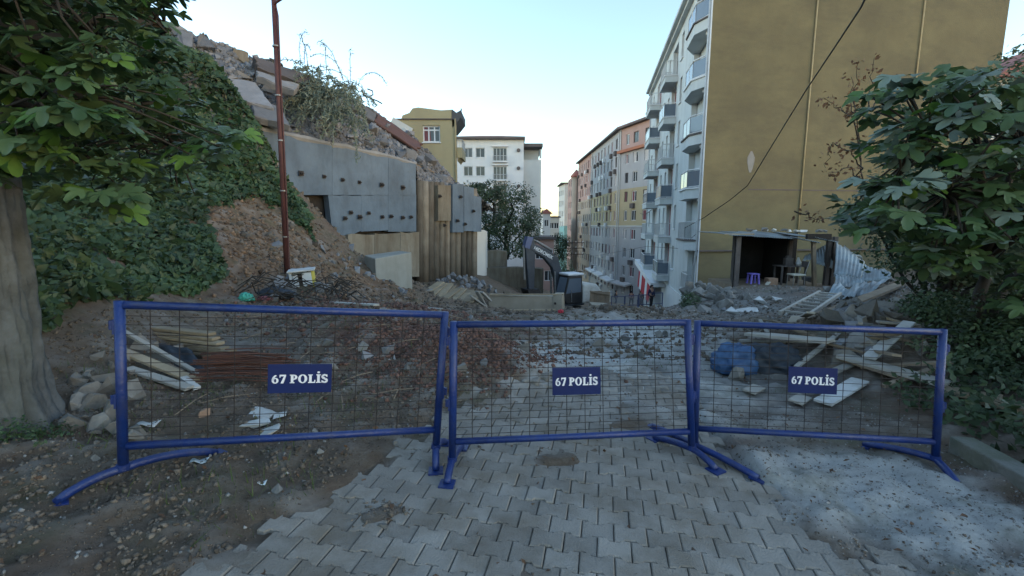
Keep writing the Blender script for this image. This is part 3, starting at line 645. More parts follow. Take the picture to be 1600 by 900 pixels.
# street side: s runs from the far end so that the outside lies on the right hand
ops = []; narrow, doors = [], []
def S(s): return LF-s
for k, z in enumerate(SL[1:-1]):
    ops.append((S(4.1), S(.98), z+.02, z+2.42)) if z > 0 else ops.append((S(2.9), S(1.2), z+.1, z+2.35))
    for a, b in ((7.7,8.5),(13.0,13.8),(15.4,16.1)): ops.append((S(b), S(a), z+.7, z+2.3)); narrow.append(ops[-1])
    for a, b in ((9.8,11.9),(17.8,20.6)): ops.append((S(b), S(a), z+.02, z+2.35)); doors.append((*ops[-1], z))
    ops.append((S(23.6), S(22.7), z+.8, z+2.2)); narrow.append(ops[-1])
PF = facade(A1, A0, -9, ZT, ops, 'grey_wall', gb, depth=.3)
for o in narrow: window(PF, *o, gb, nm=0, fr='pipe_grey', sill='white_trim', curtain=random.choice([None, 'curtain_pale']))
for (a, b, za, zb, z) in doors: window(PF, a, b, za, zb, gb, inset=.22, nm=2, curtain=random.choice(['curtain_red','curtain_pale','curtain_red',None]))
def railing(pts, z, parent, kind, h=.95):
    """top rail, posts and infill along a run of plan points"""
    r = MB(); r.tube([Vector((*p, z+h)) for p in pts], .03, 6)
    r.tube([Vector((*p, z+.06)) for p in pts], .02, 6)
    for p, q in zip(pts[:-1], pts[1:]):
        p, q = Vector(p), Vector(q); n = max(1, round((q-p).length/(.95 if kind == 'glass' else .14)))
        for i in range(n+1): c = p.lerp(q, i/n); r.tube([Vector((*c, z)), Vector((*c, z+h))], .022 if kind == 'glass' else .012, 5)
    ro = r.build("railing", 'white_trim' if kind == 'glass' else 'pipe_grey', parent)
    if kind == 'glass':
        for p, q in zip(pts[:-1], pts[1:]):
            g = MB(); g.bar(Vector((*p, z+.48)), Vector((*q, z+.48)), .012, .78); g.build("pane", 'glass_blue', ro)
for k, z in enumerate(SL[1:-1]):
    bow = [(.35,.02),(1.25,.58),(3.2,.58),(4.3,.02)]; pl = [PF(S(a), 0, o) for a, o in bow]
    if z > 0:
        b = MB(); b.prism([p+Vector((0,0,z-.42)) for p in pl], (0,0,.50)); bal = b.build("balcony", 'grey_wall', gb)
        b = MB(); b.prism([PF(S(a), z+.085, o) for a, o in [(.25,.02),(1.2,.66),(3.25,.66),(4.4,.02)]], (0,0,.07)); b.build("slab_edge", 'roof_dark' if k % 2 else 'white_trim', bal)
        railing([(p.x, p.y) for p in [PF(S(a), 0, o) for a, o in [(.45,.05),(1.28,.54),(3.17,.54),(4.2,.05)]]], z+.155, bal, 'glass' if k > 1 else 'bars')
        r = MB(); strip(PF, S(4.08), S(.99), z, z+2.44, -1.62, -1.55, r)
        for s_ in (4.16, .92): strip(PF, S(s_+.05), S(s_-.05), z, z+2.44, -1.55, -.31, r)
        strip(PF, S(4.08), S(.99), z+2.44, z+2.5, -1.55, -.31, r); r.build("recess", 'grey_wall', gb)
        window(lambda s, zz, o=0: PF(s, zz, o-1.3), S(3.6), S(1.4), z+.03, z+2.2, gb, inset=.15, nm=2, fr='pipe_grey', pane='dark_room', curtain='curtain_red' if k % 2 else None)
        lm = MB(); lm.box(PF(S(.9), z+2.3, .0), (.12,.12,.16)); lm.build("wall_lamp", 'white_trim', gb)
    else:
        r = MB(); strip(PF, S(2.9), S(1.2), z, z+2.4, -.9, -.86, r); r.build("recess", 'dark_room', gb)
        bal = MB(); strip(PF, S(3.0), S(1.1), z-.12, z+.1, .0, .35, bal); bal = bal.build("balcony", 'white_trim', gb)
        railing([(p.x, p.y) for p in [PF(S(1.15),0,.02), PF(S(1.15),0,.3), PF(S(2.95),0,.3), PF(S(2.95),0,.02)]], z+.1, bal, 'bars', .9)
    for a, b_, o in ((9.5,12.2,.85),(17.5,20.9,.95)):
        bal = MB(); strip(PF, S(b_), S(a), z-.36, z+.04, .001, o, bal); bal = bal.build("balcony", 'grey_wall', gb)
        t = MB(); strip(PF, S(b_+.05), S(a-.05), z+.045, z+.10, .001, o+.05, t); t.build("slab_edge", 'white_trim', bal)
        railing([(p.x, p.y) for p in [PF(S(a+.05),0,.03), PF(S(a+.05),0,o-.05), PF(S(b_-.05),0,o-.05), PF(S(b_-.05),0,.03)]], z+.1, bal, 'glass' if (k+int(a)) % 2 else 'bars')
ev = MB(); strip(PF, -.5, S(-.02), ZT, ZT+.22, -.3, .55, ev); strip(PF, -.4, S(-.02), ZT-.2, ZT-.002, .001, .3, ev); ev.build("eaves", 'grey_wall', gb)
pp = MB(); pp.tube([PF(S(.28), ZT-.2, .08), PF(S(.28), .1, .08), PF(S(.95), -.8, .08), PF(S(.95), -3.4, .08)], .055, 8); pp.build("drain_pipe", 'pipe_grey', gb, True)
pp = MB(); pp.tube([PF(S(25.0), ZT-.2, .08), PF(S(25.0), -8, .08)], .05, 8); pp.build("drain_pipe", 'pipe_grey', gb, True)
co = MB(); strip(PF, S(.5), S(.003), -2.0, ZT-.2, .001, .03, co); co.build("corner_pier", 'white_trim', gb)
pl_ = MB(); strip(PF, S(12), S(.4), -9, -2.7, .002, .06, pl_); pl_.build("plinth", 'white_wall', gb)
cn = MB(); cn.prism([PF(S(25), -2.0, .02), PF(S(10.5), -2.75, .02), PF(S(10.5), -3.05, .02), PF(S(25), -2.5, .02)], (PF(0,0,1.1)-PF(0,0,0))); cn.build("shop_canopy", 'white_trim', gb)
# blank yellow gable: proud upper wall over a slightly recessed foot
PG = facade(A0, B0, .36, ZT+.4, [], 'yellow_wall', gb, name="gable_wall", depth=.2)
g = MB(); strip(PG, .05, LG-.03, -3, .355, -.29, -.17, g); g.build("gable_foot", 'yellow_wall', gb)
g = MB(); strip(PG, .002, LG, .28, .355, -.165, .0, g); g.build("gable_ledge", 'roof_dark', gb)
for x0, y0, x1, y1, r_, m_ in ((1281,0,1240,420,.035,'pipe_tan'),(1445,0,1425,200,.035,'pipe_tan')):
    a = onplane(x0, y0-40, A0, B0); b_ = onplane(x1, y1, A0, B0); nn = PG(0,0,.05)-PG(0,0,0); a.x = b_.x = (a.x+b_.x)/2; a.y = b_.y = A0.y+(a.x-A0.x)*.15
    t = MB(); t.tube([a+nn, b_+nn], r_, 8); t.build("gable_pipe", m_, gb, True)
za = onplane(1240, 297, A0, B0).z; g = MB(); strip(PG, 2.6, LG-4, za-.03, za+.03, .001, .015, g); g.build("wall_joint", 'roof_dark', gb)
c = onplane(1173, 253, A0, B0); g = MB(); g.prism([c+Vector((eG.x*.20*math.cos(t)*(1+.15*math.sin(3*t)), eG.y*.20*math.cos(t), .52*math.sin(t)*(1+.1*math.cos(4*t)))) for t in np.linspace(0, 2*PI, 15)[:-1]], PG(0,0,.008)-PG(0,0,0)); g.build("plaster_patch", 'concrete', gb)
# striped cloth hung under the canopy: each strip a thing of its own
for k in range(5):
    s_ = 13.2+k*2.1; zt = -2.72+.0515*(s_-10.5)
    t = MB(); t.grid(7, 6, lambda u, v, s_=s_, zt=zt: PF(S(s_+u*1.9), zt-.05-(2.1+.04*(s_-13))*v, .75+.10*math.sin(u*9+s_)+.12*v))
    o = t.build("cloth_strip", 'red_paint' if k % 2 == 0 else 'white_trim', None, True)
    tag(o, ["dark red cloth strip nearest the yellow wall, under the shop canopy","pale cloth strip between the two nearest red strips under the shop canopy","red cloth strip in the middle of the shop canopy, pale strips either side","pale cloth strip between the two farthest red strips under the shop canopy","farthest red cloth strip, at the far end of the shop canopy"][k], "cloth", "red and white cloth under the shop canopy")

# --- the long terrace of flats further down the street
rb = thing("apartment_building", (19.6, 65, -10), "long many-windowed terrace of flats in lilac, yellow and pink bands", "apartment building")
FL = [-10, -7.15, -4.3, -1.45, 1.4, 4.25, 7.1, 9.95, 12.8]; RT = 16.2
Q0, Q1, Q2, Q3 = (19.9,64.2), (16.9,73.5), (16.5,96.5), (16.2,114)
def rowof(A, B, z0, z1, cols, w, h, bands, fr='white_trim', nm=1, ac=.4, floors=FL, attic=True):
    L = math.hypot(B[0]-A[0], B[1]-A[1]); ops = []
    for z in floors:
        if z < z0 or z+h+.9 > z1+.2: continue
        for c in cols:
            ww = w if not isinstance(c, tuple) else c[1]; cc = c if not isinstance(c, tuple) else c[0]
            ops.append((cc*L-ww/2, cc*L+ww/2, z+.85, z+.85+h))
    P = facade(A, B, z0, z1, ops, None, rb, bands=bands, depth=.25)
    for o in ops:
        window(P, *o, rb, inset=.12, nm=nm, w=.09, fr=fr if random.random() < .75 else 'roof_dark', curtain=random.choice([None, None, 'curtain_pale', 'curtain_red']))
        if random.random() < ac:
            b = MB(); strip(P, o[0]+.1, o[0]+1.0, o[2]-1.0, o[2]-.3, .01, .4, b); b.build("air_conditioner", 'roof_dark' if random.random() < .6 else 'white_trim', rb)
    return P
b1 = [(1.4,'lilac_wall'),(7.1,'ochre_wall'),(12.8,'lilac_wall'),(RT,'pink_wall')]
P1 = rowof(Q1, Q0, -14, RT, [(.22,.9),(.45,1.3),(.80,2.3)], 1.3, 1.55, b1, ac=.2)
b2 = [(1.4,'lilac_wall'),(7.1,'ochre_wall'),(RT,'lilac_wall')]
P2 = rowof(Q2, Q1, -16, RT, [.05,.17,.29,.41,.53,.65,.77,.90], 1.25, 1.6, b2)
b3 = [(7.1,'beige_wall'),(RT,'pink_wall')]
P3 = rowof(Q3, Q2, -18, RT, [.08,.22,.36,.50,.64,.78,.92], 1.2, 1.6, b3, ac=.25)
block([(17.3,73.6),(20.3,64.6),(34,68),(34,113),(16.6,113.8),(16.85,96.5)], -18, RT-.05, 'lilac_wall', rb)
r = MB()
for P, L in ((P1, math.dist(Q0,Q1)), (P2, math.dist(Q1,Q2)), (P3, math.dist(Q2,Q3))): strip(P, .01, L-.01, RT+.002, RT+.25, -1, .7, r)
r.build("eaves", 'roof_dark', rb)
r = MB(); r.prism([(16.3,73.3,RT+.26),(19.5,63.9,RT+.26),(34.5,67.5,RT+.26),(34.5,113.6,RT+.26),(15.8,114.4,RT+.26)], (0,0,.12)); r.add([(16.3,73.3,RT+.39),(19.5,63.9,RT+.39),(34.5,67.5,RT+.39),(34.5,113.6,RT+.39),(15.8,114.4,RT+.39),(26,75,RT+2.6),(25,108,RT+2.6)], [(0,1,5),(1,2,5),(2,3,6,5),(3,4,6),(4,0,5,6)]); r.build("roof", 'roof_red', rb)
r = MB(); strip(P1, .0, math.dist(Q0,Q1), 12.55, 12.95, .002, .55, r); r.build("ledge", 'orange_tile', rb)
r = MB(); strip(P1, .0, math.dist(Q0,Q1), 1.3, 1.5, .002, .12, r); strip(P2, 0, math.dist(Q1,Q2), 1.3, 1.5, .002, .12, r); r.build("string_course", 'pipe_grey', rb)
for P, s_ in ((P2, .3), (P2, 22.6), (P1, .3)):
    r = MB(); r.tube([P(s_, RT, .1), P(s_, -12, .1)], .08, 6); r.build("drain_pipe", 'pipe_grey', rb)
for P, z, s0, s1 in ((P2,-7.2,1,8),(P2,-7.2,9,15),(P2,-7.3,16,22),(P1,-7.25,.3,4.6)):
    r = MB(); r.prism([P(s0,z,.01), P(s0,z-.3,1.2), P(s0,z-.55,1.2), P(s0,z-.3,.01)], P(s1,0)-P(s0,0)); r.build("awning", random.choice(['white_trim','curtain_pale']), rb)

tb = thing("apartment_building", (16,117,-17), "pink house with a rounded corner past the end of the long terrace", "apartment building")
PT = facade((15.2,126), (16.0,115.2), -20, 13.4, [(c-.6,c+.6,z+.9,z+2.5) for c in (2,4.5,7,9) for z in (-10,-7,-4,-1,2,5,8,10.6)], 'pink_wall', tb)
for c in (2,4.5,7,9):
    for z in (-10,-7,-4,-1,2,5,8,10.6): window(PT, c-.6, c+.6, z+.9, z+2.5, tb, nm=1, w=.09)
block([(16.4,115.4),(24,115.4),(24,126),(15.6,126)], -20, 13.3, 'pink_wall', tb)
t = MB(); t.tube([(16.1,116.5,-18),(16.1,116.5,13.3)], 1.1, 14); t.build("round_corner", 'beige_wall', tb, True)
t = MB(); t.tube([(16.1,116.5,13.31),(16.1,116.5,13.7),(16.1,116.5,15.2)], [1.5,1.4,.1], 14); t.build("turret_roof", 'roof_red', tb, True)
t = MB(); t.box((20,120.6,13.5),(9,11.5,.3)); t.build("roof", 'roof_red', tb)
pb = thing("apartment_building", (15.5,130,-18), "narrow pale house with a teal lower half at the street's far end", "apartment building")
ops = [(c-.7,c+.7,z+.9,z+2.5) for c in (2,5,8) for z in (-9,-6,-3,0,3,6,9)]
PP = facade((14.2,142), (14.9,131), -22, 13, ops, None, pb, bands=[(1.2,'teal_wall'),(14,'pale_wall')])
for o in ops: window(PP, *o, pb, nm=1, w=.09)
block([(15.3,131.2),(24,131),(24,142),(14.6,142)], -22, 12.9, 'pale_wall', pb)
PP2 = facade((14.9,130.99), (19,130.99), -22, 13, [(1.2,2.4,z+.9,z+2.5) for z in (0,3,6,9)], None, pb, name="end_wall", bands=[(1.2,'teal_wall'),(14,'pale_wall')])
for z in (0,3,6,9): window(PP2, 1.2, 2.4, z+.9, z+2.5, pb, nm=1, w=.09)
t = MB(); t.box((19,136.4,13.15),(10.5,12,.28)); t.build("roof", 'roof_dark', pb)

# --- white flats behind the trees
D_ = 72.0; wx = lambda px: at(px, 300, D_).x; wz = lambda py: at(760, py, D_).z
wb = thing("apartment_building", (wx(760), D_, -4), "white block of flats under a low red roof, behind the trees", "apartment building")
def uu(px): return wx(px)-wx(708)
ops = []; LW = wx(818)-wx(708)
for y0, y1 in ((231,246),(260,275),(289,304),(318,333)):
    ops += [(uu(725), uu(739), wz(y1), wz(y0)), (uu(744), uu(758), wz(y1), wz(y0)), (uu(771), uu(792), wz(y1+6), wz(y0))]
PW = facade((wx(708),D_), (wx(818),D_), -8, wz(217), ops, 'white_wall', wb)
for k, o in enumerate(ops):
    f = window(PW, *o, wb, nm=1 if k % 3 < 2 else 3, w=.09, fr='pipe_grey', pane='glass_dark', sill='white_trim')
    if k % 3 == 2:
        b = MB(); strip(PW, o[0]-.1, o[1]+.1, o[2]-.2, o[2]-.02, .0, .6, b); bb = b.build("balcony", 'white_wall', wb)
        railing([(p.x, p.y) for p in [PW(o[0],0,.02), PW(o[0],0,.5), PW(o[1],0,.5), PW(o[1],0,.02)]], o[2]-.02, bb, 'bars', .8)
        b = MB(); strip(PW, o[0]-.2, o[1]+.2, o[3]+.15, o[3]+.3, .0, .35, b); b.build("hood", 'white_trim', wb)
for y in (235, 263, 291):
    b = MB(); b.tube([PW(uu(810), wz(y), .0), PW(uu(810), wz(y), .25)], .28, 10); b.build("vent", 'roof_dark', wb)
block([(wx(709),D_+.3),(wx(818),D_+.3),(wx(818),D_+14),(wx(709),D_+14)], -8, wz(218), 'white_wall', wb)
block([(wx(818)+.02,D_+1.2),(wx(846),D_+1.2),(wx(846),D_+14),(wx(818)+.02,D_+14)], -8, wz(248), 'pale_wall', wb, "side_wing")
block([(wx(818)+.04,D_+3.4),(wx(843),D_+3.4),(wx(843),D_+13),(wx(818)+.04,D_+13)], wz(248)+.01, wz(228), 'pale_wall', wb, "terrace_room")
b = MB(); b.box(((wx(818)+wx(848))/2,D_+7.4,wz(226)),(wx(848)-wx(818)-.04,14,.5)); b.build("terrace_roof", 'roof_dark', wb)
b = MB(); b.box((wx(845),D_+1.6,(wz(248)+wz(228))/2),(.3,.3,wz(228)-wz(248)-.55)); b.build("terrace_post", 'pale_wall', wb)
x0, x1, zr = wx(704), wx(820), wz(216.5)
b = MB(); b.box(((x0+x1)/2,D_+6.9,zr),(x1-x0,15.4,.3)); b.build("eaves", 'roof_dark', wb)
b = MB(); b.add([(x0,D_-.8,zr+.16),(x1,D_-.8,zr+.16),(x1,D_+14.6,zr+.16),(x0,D_+14.6,zr+.16),(x0+4,D_+7,zr+1.7),(x1-4,D_+7,zr+1.7)], [(0,1,5,4),(1,2,5),(2,3,4,5),(3,0,4)]); b.build("roof", 'roof_red', wb)

# --- tan house left standing over the landslide
D_ = 33.0; wx = lambda px: at(px, 230, D_).x; wz = lambda py: at(670, py, D_).z
th = thing("house", (wx(670), D_, 2), "tan plastered house with a broken parapet, half wrecked on its left", "house")
LW = wx(713)-wx(618); uu = lambda px: wx(px)-wx(618)
PH = facade((wx(618),D_), (wx(713),D_), 1, wz(187), [(uu(661),uu(688),wz(222),wz(196))], 'tan_wall', th)
window(PH, uu(661), uu(688), wz(222), wz(196), th, nm=2, w=.09, transom=True, sill='white_trim', curtain='curtain_red')
block([(wx(618)+.05,D_+.3),(wx(713),D_+.3),(wx(713)-1.2,D_+9),(wx(618)-1.2,D_+9)], 1, wz(187.3), 'tan_wall', th)
b = MB(); b.prism([PH(uu(628),wz(186.5),-.05), PH(uu(706),wz(186.5),-.05), PH(uu(707),wz(171),-.05), PH(uu(690),wz(172),-.05), PH(uu(655),wz(167.5),-.05), PH(uu(646),wz(169),-.05), PH(uu(641),wz(176),-.05), PH(uu(630),wz(180),-.05)], (0,.25,0)); b.build("parapet", 'tan_wall', th)
b = MB(); strip(PH, uu(618), uu(711), wz(187.2), wz(185.6), -.1, .1, b); b.build("roof_edge", 'roof_dark', th)
b = MB(); b.prism([PH(uu(707),wz(200),.0), PH(uu(713),wz(193),.0), PH(uu(721),wz(183),.0), PH(uu(721),wz(172),.0), PH(uu(714),wz(176),.0), PH(uu(707),wz(170.5),.0)], (0,3.0,0)); b.build("broken_roof_corner", 'slab', th)
b = MB(); b.tube([PH(uu(720.5),wz(178),-.3), PH(uu(721),wz(168),-.3)], .04, 5); b.build("bent_bar", 'dark_iron', th)
b = MB(); b.box((wx(717.5),D_+1.3,wz(238)),(wx(722)-wx(713.5),2.4,.7)); b.prism([(wx(713.5),D_+.2,wz(242)),(wx(721),D_+.2,wz(242)),(wx(714),D_+.2,wz(251))], (0,2.2,0)); bl = b.build("balcony", 'tan_wall', th)
railing([(wx(714),D_+.15),(wx(721.5),D_+.15),(wx(721.5),D_+2.3)], wz(234), bl, 'bars', .7)
b = MB(); b.tube([PH(uu(712),wz(186),.08), PH(uu(712),wz(285),.08)], .06, 6); b.build("drain_pipe", 'pipe_tan', th)
b = MB(); b.box((wx(622),D_-.3,wz(214)),(1.5,.2,2.0), Euler((0,.5,.1)).to_matrix()); b.box((wx(634),D_-.35,wz(226)),(1.4,.22,1.6), Euler((0,.8,-.2)).to_matrix()); b.build("broken_wall", 'pale_wall', th)
# --- small houses down the slope
for (xa, xb, yt, yb, D_, m_, rm, lab) in ((848,860,334,380,95,'white_wall','roof_red',"small white house with a shallow roof below the white flats"),
                                 (858,874,340,385,110,'pale_wall','roof_dark',"pale flat-roofed house against the glow at the street's end"),
                                 (836,866,374,420,60,'pink_wall','roof_dark',"low pink and grey house behind the digger's arm")):
    wx = lambda px: at(px, 350, D_).x; wz = lambda py: at(850, py, D_).z; h_ = thing("house", (wx((xa+xb)/2), D_, wz(yb)), lab, "house")
    L = wx(xb)-wx(xa); ops = [(L*c-.55, L*c+.55, wz(yt)-1.2-2.9*k-1.4, wz(yt)-1.2-2.9*k) for c in (.25,.72) for k in range(2 if L < 2.6 else 2)] if L > 2.4 else [(L*.5-.45,L*.5+.45,wz(yt)-2.6,wz(yt)-1.2)]
    P = facade((wx(xa),D_), (wx(xb),D_), wz(yb)-6, wz(yt), ops, m_, h_)
    for o in ops: window(P, *o, h_, nm=1, w=.09, fr='white_trim')
    block([(wx(xa)+.01,D_+.3),(wx(xb),D_+.3),(wx(xb),D_+8),(wx(xa)+.01,D_+8)], wz(yb)-6, wz(yt)-.03, m_, h_)
    b = MB(); b.prism([(wx(xa)-.4,D_-.4,wz(yt)+.01),(wx(xb)+.4,D_-.4,wz(yt)+.01),(wx(xb)+.1,D_-.4,wz(yt)+.3),((wx(xa)+wx(xb))/2,D_-.4,wz(yt)+(1.0 if rm == 'roof_red' else .35)),(wx(xa)-.1,D_-.4,wz(yt)+.3)], (0,8.5,0)); b.build("roof", rm, h_)
h_ = thing("house", (31,36,5), "roof end of a house just past the yellow wall's far edge", "house")
c = at(1590,112,34); block([(c.x-1.2,34),(c.x+6,34),(c.x+6,42),(c.x-1.2,42)], -2, c.z-.5, 'pale_wall', h_, "wall"); b = MB(); b.prism([(c.x-2,33.4,c.z-.48),(c.x+6.5,33.4,c.z-.48),(c.x+3,33.4,c.z+2.2),(c.x-1.2,33.4,c.z+.1)], (0,9,0)); b.build("roof", 'roof_red', h_)
# ------------------------------------------------------------------ the retaining wall on the left
WA, WB = at(405,300,15), at(650,300,21); wd = Vector((WB.x-WA.x, WB.y-WA.y, 0)).normalized(); wn_ = Vector((wd.y, -wd.x, 0))   # towards the street
wp = lambda px, py, o=0.0: onplane(px, py, WA, WB)+wn_*o
rw = thing("retaining_wall", wp(520,370), "grey sprayed-concrete retaining wall with rows of anchors, left of the street", "wall")
def panel(quad, m, off=0.0, th=.3, name="panel", parent=None):
    b = MB(); n = 7
    P = [wp(x, y, off) for x, y in quad]                       # bl, br, tr, tl
    rs = random.random()*50
    def f(u, v):
        p = P[0]*(1-u)*(1-v)+P[1]*u*(1-v)+P[2]*u*v+P[3]*(1-u)*v
        return p+wn_*(.05*fnoise(p.x*.9+rs, p.z*.9, p.y*.9)*(0 if u in (0,1) else 1))+(Vector((0,0,.06*fnoise(p.x*2.5, rs, 1))) if v == 1 else Vector((0,0,0)))
    b.grid(n, n, f); e = [f(i/(n-1), 0) for i in range(n)]+[f(1, i/(n-1)) for i in range(1, n)]+[f(1-i/(n-1), 1) for i in range(1, n)]+[f(0, 1-i/(n-1)) for i in range(1, n-1)]
    for k in range(len(e)): p, q = e[k], e[(k+1) % len(e)]; b.face([q, p, p-wn_*th, q-wn_*th])
    return b.build(name, m, parent or rw)
xt = [(403,203),(447,212),(519,229),(565,237),(607,246),(650,256)]
for (x0, y0), (x1, y1) in zip(xt[:-1], xt[1:]):
    lo = lambda x: 304.6
    panel([(x0+.12, lo(x0)), (x1-.12, lo(x1)), (x1-.12, y1), (x0+.12, y0)], 'shotcrete', random.uniform(-.006,.006))
for x0, x1, l0 in ((513,565,512),(565,607,565),(607,651,607)):
    panel([(522 if x0 == 513 else x0+.12, 381 if x0 == 513 else 362), (x1-.12, 361+random.uniform(-2,2)), (x1-.12, 305), (x0+.12, 304)], 'shotcrete', random.uniform(-.02,-.005))
for x0, x1, yt in ((540,582,366),(582,622,365),(622,652,363)): panel([(x0+.3,432), (x1-.3,432), (x1-.3,yt), (x0+.3,yt)], 'tan_concrete', .12+random.uniform(-.02,.02), .5)
bk_ = MB(); bk_.prism([wp(440,300,-.45), wp(520,385,-.45), wp(652,385,-.45), wp(652,262,-.45), wp(440,225,-.45)], -wn_*.1); bk_.build('dark_backing', 'shed_wall', rw)  # dark sheet added behind the panels so no sky shows through the gaps
cp = MB(); cp.tube([wp(x, y-1, -.1)+Vector((0,0,.03*random.uniform(-1,1))) for x, y in ((403,203),(425,205),(447,211),(485,220),(519,228),(545,232),(565,236),(590,241),(607,245),(630,251),(651,256))], [.09,.13,.10,.14,.11,.13,.1,.14,.1,.12,.08], 7); cp.build("broken_coping", 'concrete', rw)
anchor_px = [(469,271),(505,276),(534,281),(560,285),(595,289),(628,293),(547,332),(575,333),(538,341),(561,339),(596,339),(610,338),(628,340),(641,339)]
ab = MB(); ab.box((0,0,0),(.26,.05,.26)); ab.tube([(0,0,0),(0,-.22,-.02)], .05, 8); ab.tube([(0,-.08,0),(0,-.13,0)], .09, 6); ame = ab.mesh("anchor", 'dark_iron')
rz = math.atan2(wd.y, wd.x)
for x, y in anchor_px: inst("anchor", ame, rw, wp(x, y, .06)-rw.location, (0, 0, rz+random.uniform(-.1,.1)), random.uniform(.5,.68))
# --- bored piles past the grey wall, rust stained
PA, PB = at(650,300,21.3), at(746,300,25.2); pd = Vector((PB.x-PA.x, PB.y-PA.y, 0)).normalized(); pn = Vector((pd.y, -pd.x, 0))
pw = lambda px, py, o=0.0: onplane(px, py, PA, PB)+pn*o
pr = thing("pile_wall", pw(700,430), "rust-streaked tan wall of concrete piles beyond the grey retaining wall", "wall")
npile = 11
for k in range(npile):
    x = 650+(k+.5)*(94/npile); top = 283+(k*.6) if k < 5 else 287+k*.8
    a = pw(x, top, .0); b_ = pw(x, 446, .0); r = .5*(PB-PA).length/npile*random.uniform(.92,1.02)
    b = MB(); n = 9; b.tube([a, a.lerp(b_,.3), a.lerp(b_,.6), b_], [r*.96, r*1.03, r*.98, r], 12); o = b.build("pile", 'rust_pile', pr, True)
for (x0, x1, yt, yb) in ((653,672,289,362),(674,697,287,360),(699,717,288,363),(717,733,291,361),(732,745,306,362)):
    if x0 < 699: continue
    P = [pw(x0+.3,yb,.33), pw(x1-.3,yb,.33), pw(x1-.3,yt+(3 if x1 > 730 else 0),.33), pw(x0+.3,yt,.33)]
    b = MB(); b.prism(P, -pn*.3); b.build("cap_panel", 'shotcrete', pr)
for x0, x1 in ((676,696),):
    b = MB(); b.prism([pw(x0,345,.36), pw(x1,345,.36), pw(x1,290,.36), pw(x0,290,.36)], -pn*.3); b.build("cap_panel", 'tan_concrete', pr)
for x, y in ((677,307),(710,308),(705,345),(717,350),(684,352),(730,330)): inst("anchor", ame, pr, pw(x, y, .42)-pr.location, (0,0,math.atan2(pd.y,pd.x)), .6)
for x0, x1, yt, D_, m_, lab in ((744,758,361,26.5,'pale_wall',"narrow pale concrete pier at the end of the pile wall"),(757,790,392,28.5,'tan_concrete',"low tan wall stub behind the digger's bucket"),(742,848,419,27.6,'tan_concrete',"long low tan foundation wall behind the digger's bucket")):
    a, b_ = at(x0, yt, D_), at(x1, yt+1, D_+.8); zb = at(x0, 462, D_).z
    b = MB(); b.prism([(a.x,a.y,zb),(b_.x,b_.y,zb),(b_.x,b_.y,b_.z),(a.x+(b_.x-a.x)*.6,a.y+(b_.y-a.y)*.6,b_.z+.12),(a.x,a.y,a.z)], (.1,.7,0)); o = b.build("concrete_wall", m_); bevel(o, .04); tag(o, lab, "wall")
# --- cast concrete block in front of the wall foot
a, b_, c = at(586,404,14.6), at(643,394,15.6), at(569,399,15.4)
w_ = MB(); zb = at(600,455,14.6).z-.6; d_ = c-a
w_.hexa([(a.x,a.y,zb),(b_.x,b_.y,zb),(b_.x+d_.x,b_.y+d_.y,zb),(c.x,c.y,zb),a,b_,(b_.x+d_.x,b_.y+d_.y,b_.z),c]); o = w_.build("concrete_block", 'concrete_block'); bevel(o, .03); tag(o, "big pale cast concrete block at the foot of the grey retaining wall", "concrete block")

# ------------------------------------------------------------------ the slid hillside over the wall
lowpx = [(225,150,13.4),(300,150,14.4),(350,180,14.8),(403,205,15.1),(447,214,16.1),(519,230,17.9),(565,238,19.0),(607,247,20.0),(650,257,21.1),(653,284,21.5),(690,290,23.0),(745,304,25.4),(775,330,27)]
toppx = [(215,30,17.5),(275,44,18),(335,62,18.5),(390,86,19),(430,103,19.6),(500,132,20.8),(545,150,22),(590,180,23),(640,212,24.5),(680,252,26),(715,290,27.5),(760,320,29)]
LO = [at(*q) for q in lowpx]; HI = [at(*q) for q in toppx]
def chain(P, t):
    k = min(int(t*(len(P)-1)), len(P)-2); return P[k].lerp(P[k+1], t*(len(P)-1)-k)
def hill_pt(t, v):
    lo, hi = chain(LO, t), chain(HI, t)
    if v <= 1: p = lo.lerp(hi, v); p.z -= .35*math.sin(v*PI)*(1 if t > .3 else .3)
    else: p = hi+Vector((-.6,1.6,-.9))*(v-1)*9
    return p
def hill_noise(p, v):
    a = min(1, v*3)
    return a*(.42*fnoise(p.x*.55, p.y*.55, p.z*.4, 4)+.28*(.5-mnoise.voronoi(Vector((p.x*.8, p.y*.8, p.z*.8)))[0][0]))
hb = MB()
def hf(u, v):
    v = v*1.5; p = hill_pt(u, v); return p+Vector((.25,-.75,.6))*hill_noise(p, v)
hb.grid(190, 70, hf); hill = hb.build("hillside", 'hill_rubble', None); tag(hill, kind='structure')
# broken concrete lying on it
chunks = [chunk("concrete_chunk", 'rubble', random.choice([.35,.5,.8]), 13, random.uniform(.7,1.2), random.uniform(.7,1.2)) for _ in range(9)]
for k in range(110):
    t = random.uniform(.06, .97); v = random.random()**.8*1.02; p = hill_pt(t, v); p += Vector((.25,-.75,.6))*hill_noise(p, v)
    s_ = .22+.75*random.random()**2.6
    o = inst("concrete_chunk", random.choice(chunks), None, p+Vector((0,0,.05)), (random.gauss(.3,.4), random.gauss(.3,.4), random.uniform(0,6.3)), s_)
    tag(o, "grey broken concrete lump on the slid hillside above the wall", "rubble", "concrete lumps on the hillside")
n = 5200; T = RNG.uniform(.03,.98,n); V = RNG.random(n)*1.05; P = []
for t, v in zip(T, V): p = hill_pt(t, v); P.append(p+Vector((.25,-.75,.6))*hill_noise(p, v))
tag(cloud("rubble", CL_V, CL_F, np.array([tuple(p) for p in P]), frames(RNG.normal(size=(n,3))), .03+.16*RNG.random(n)**3, 'hill_clod'), kind='stuff')
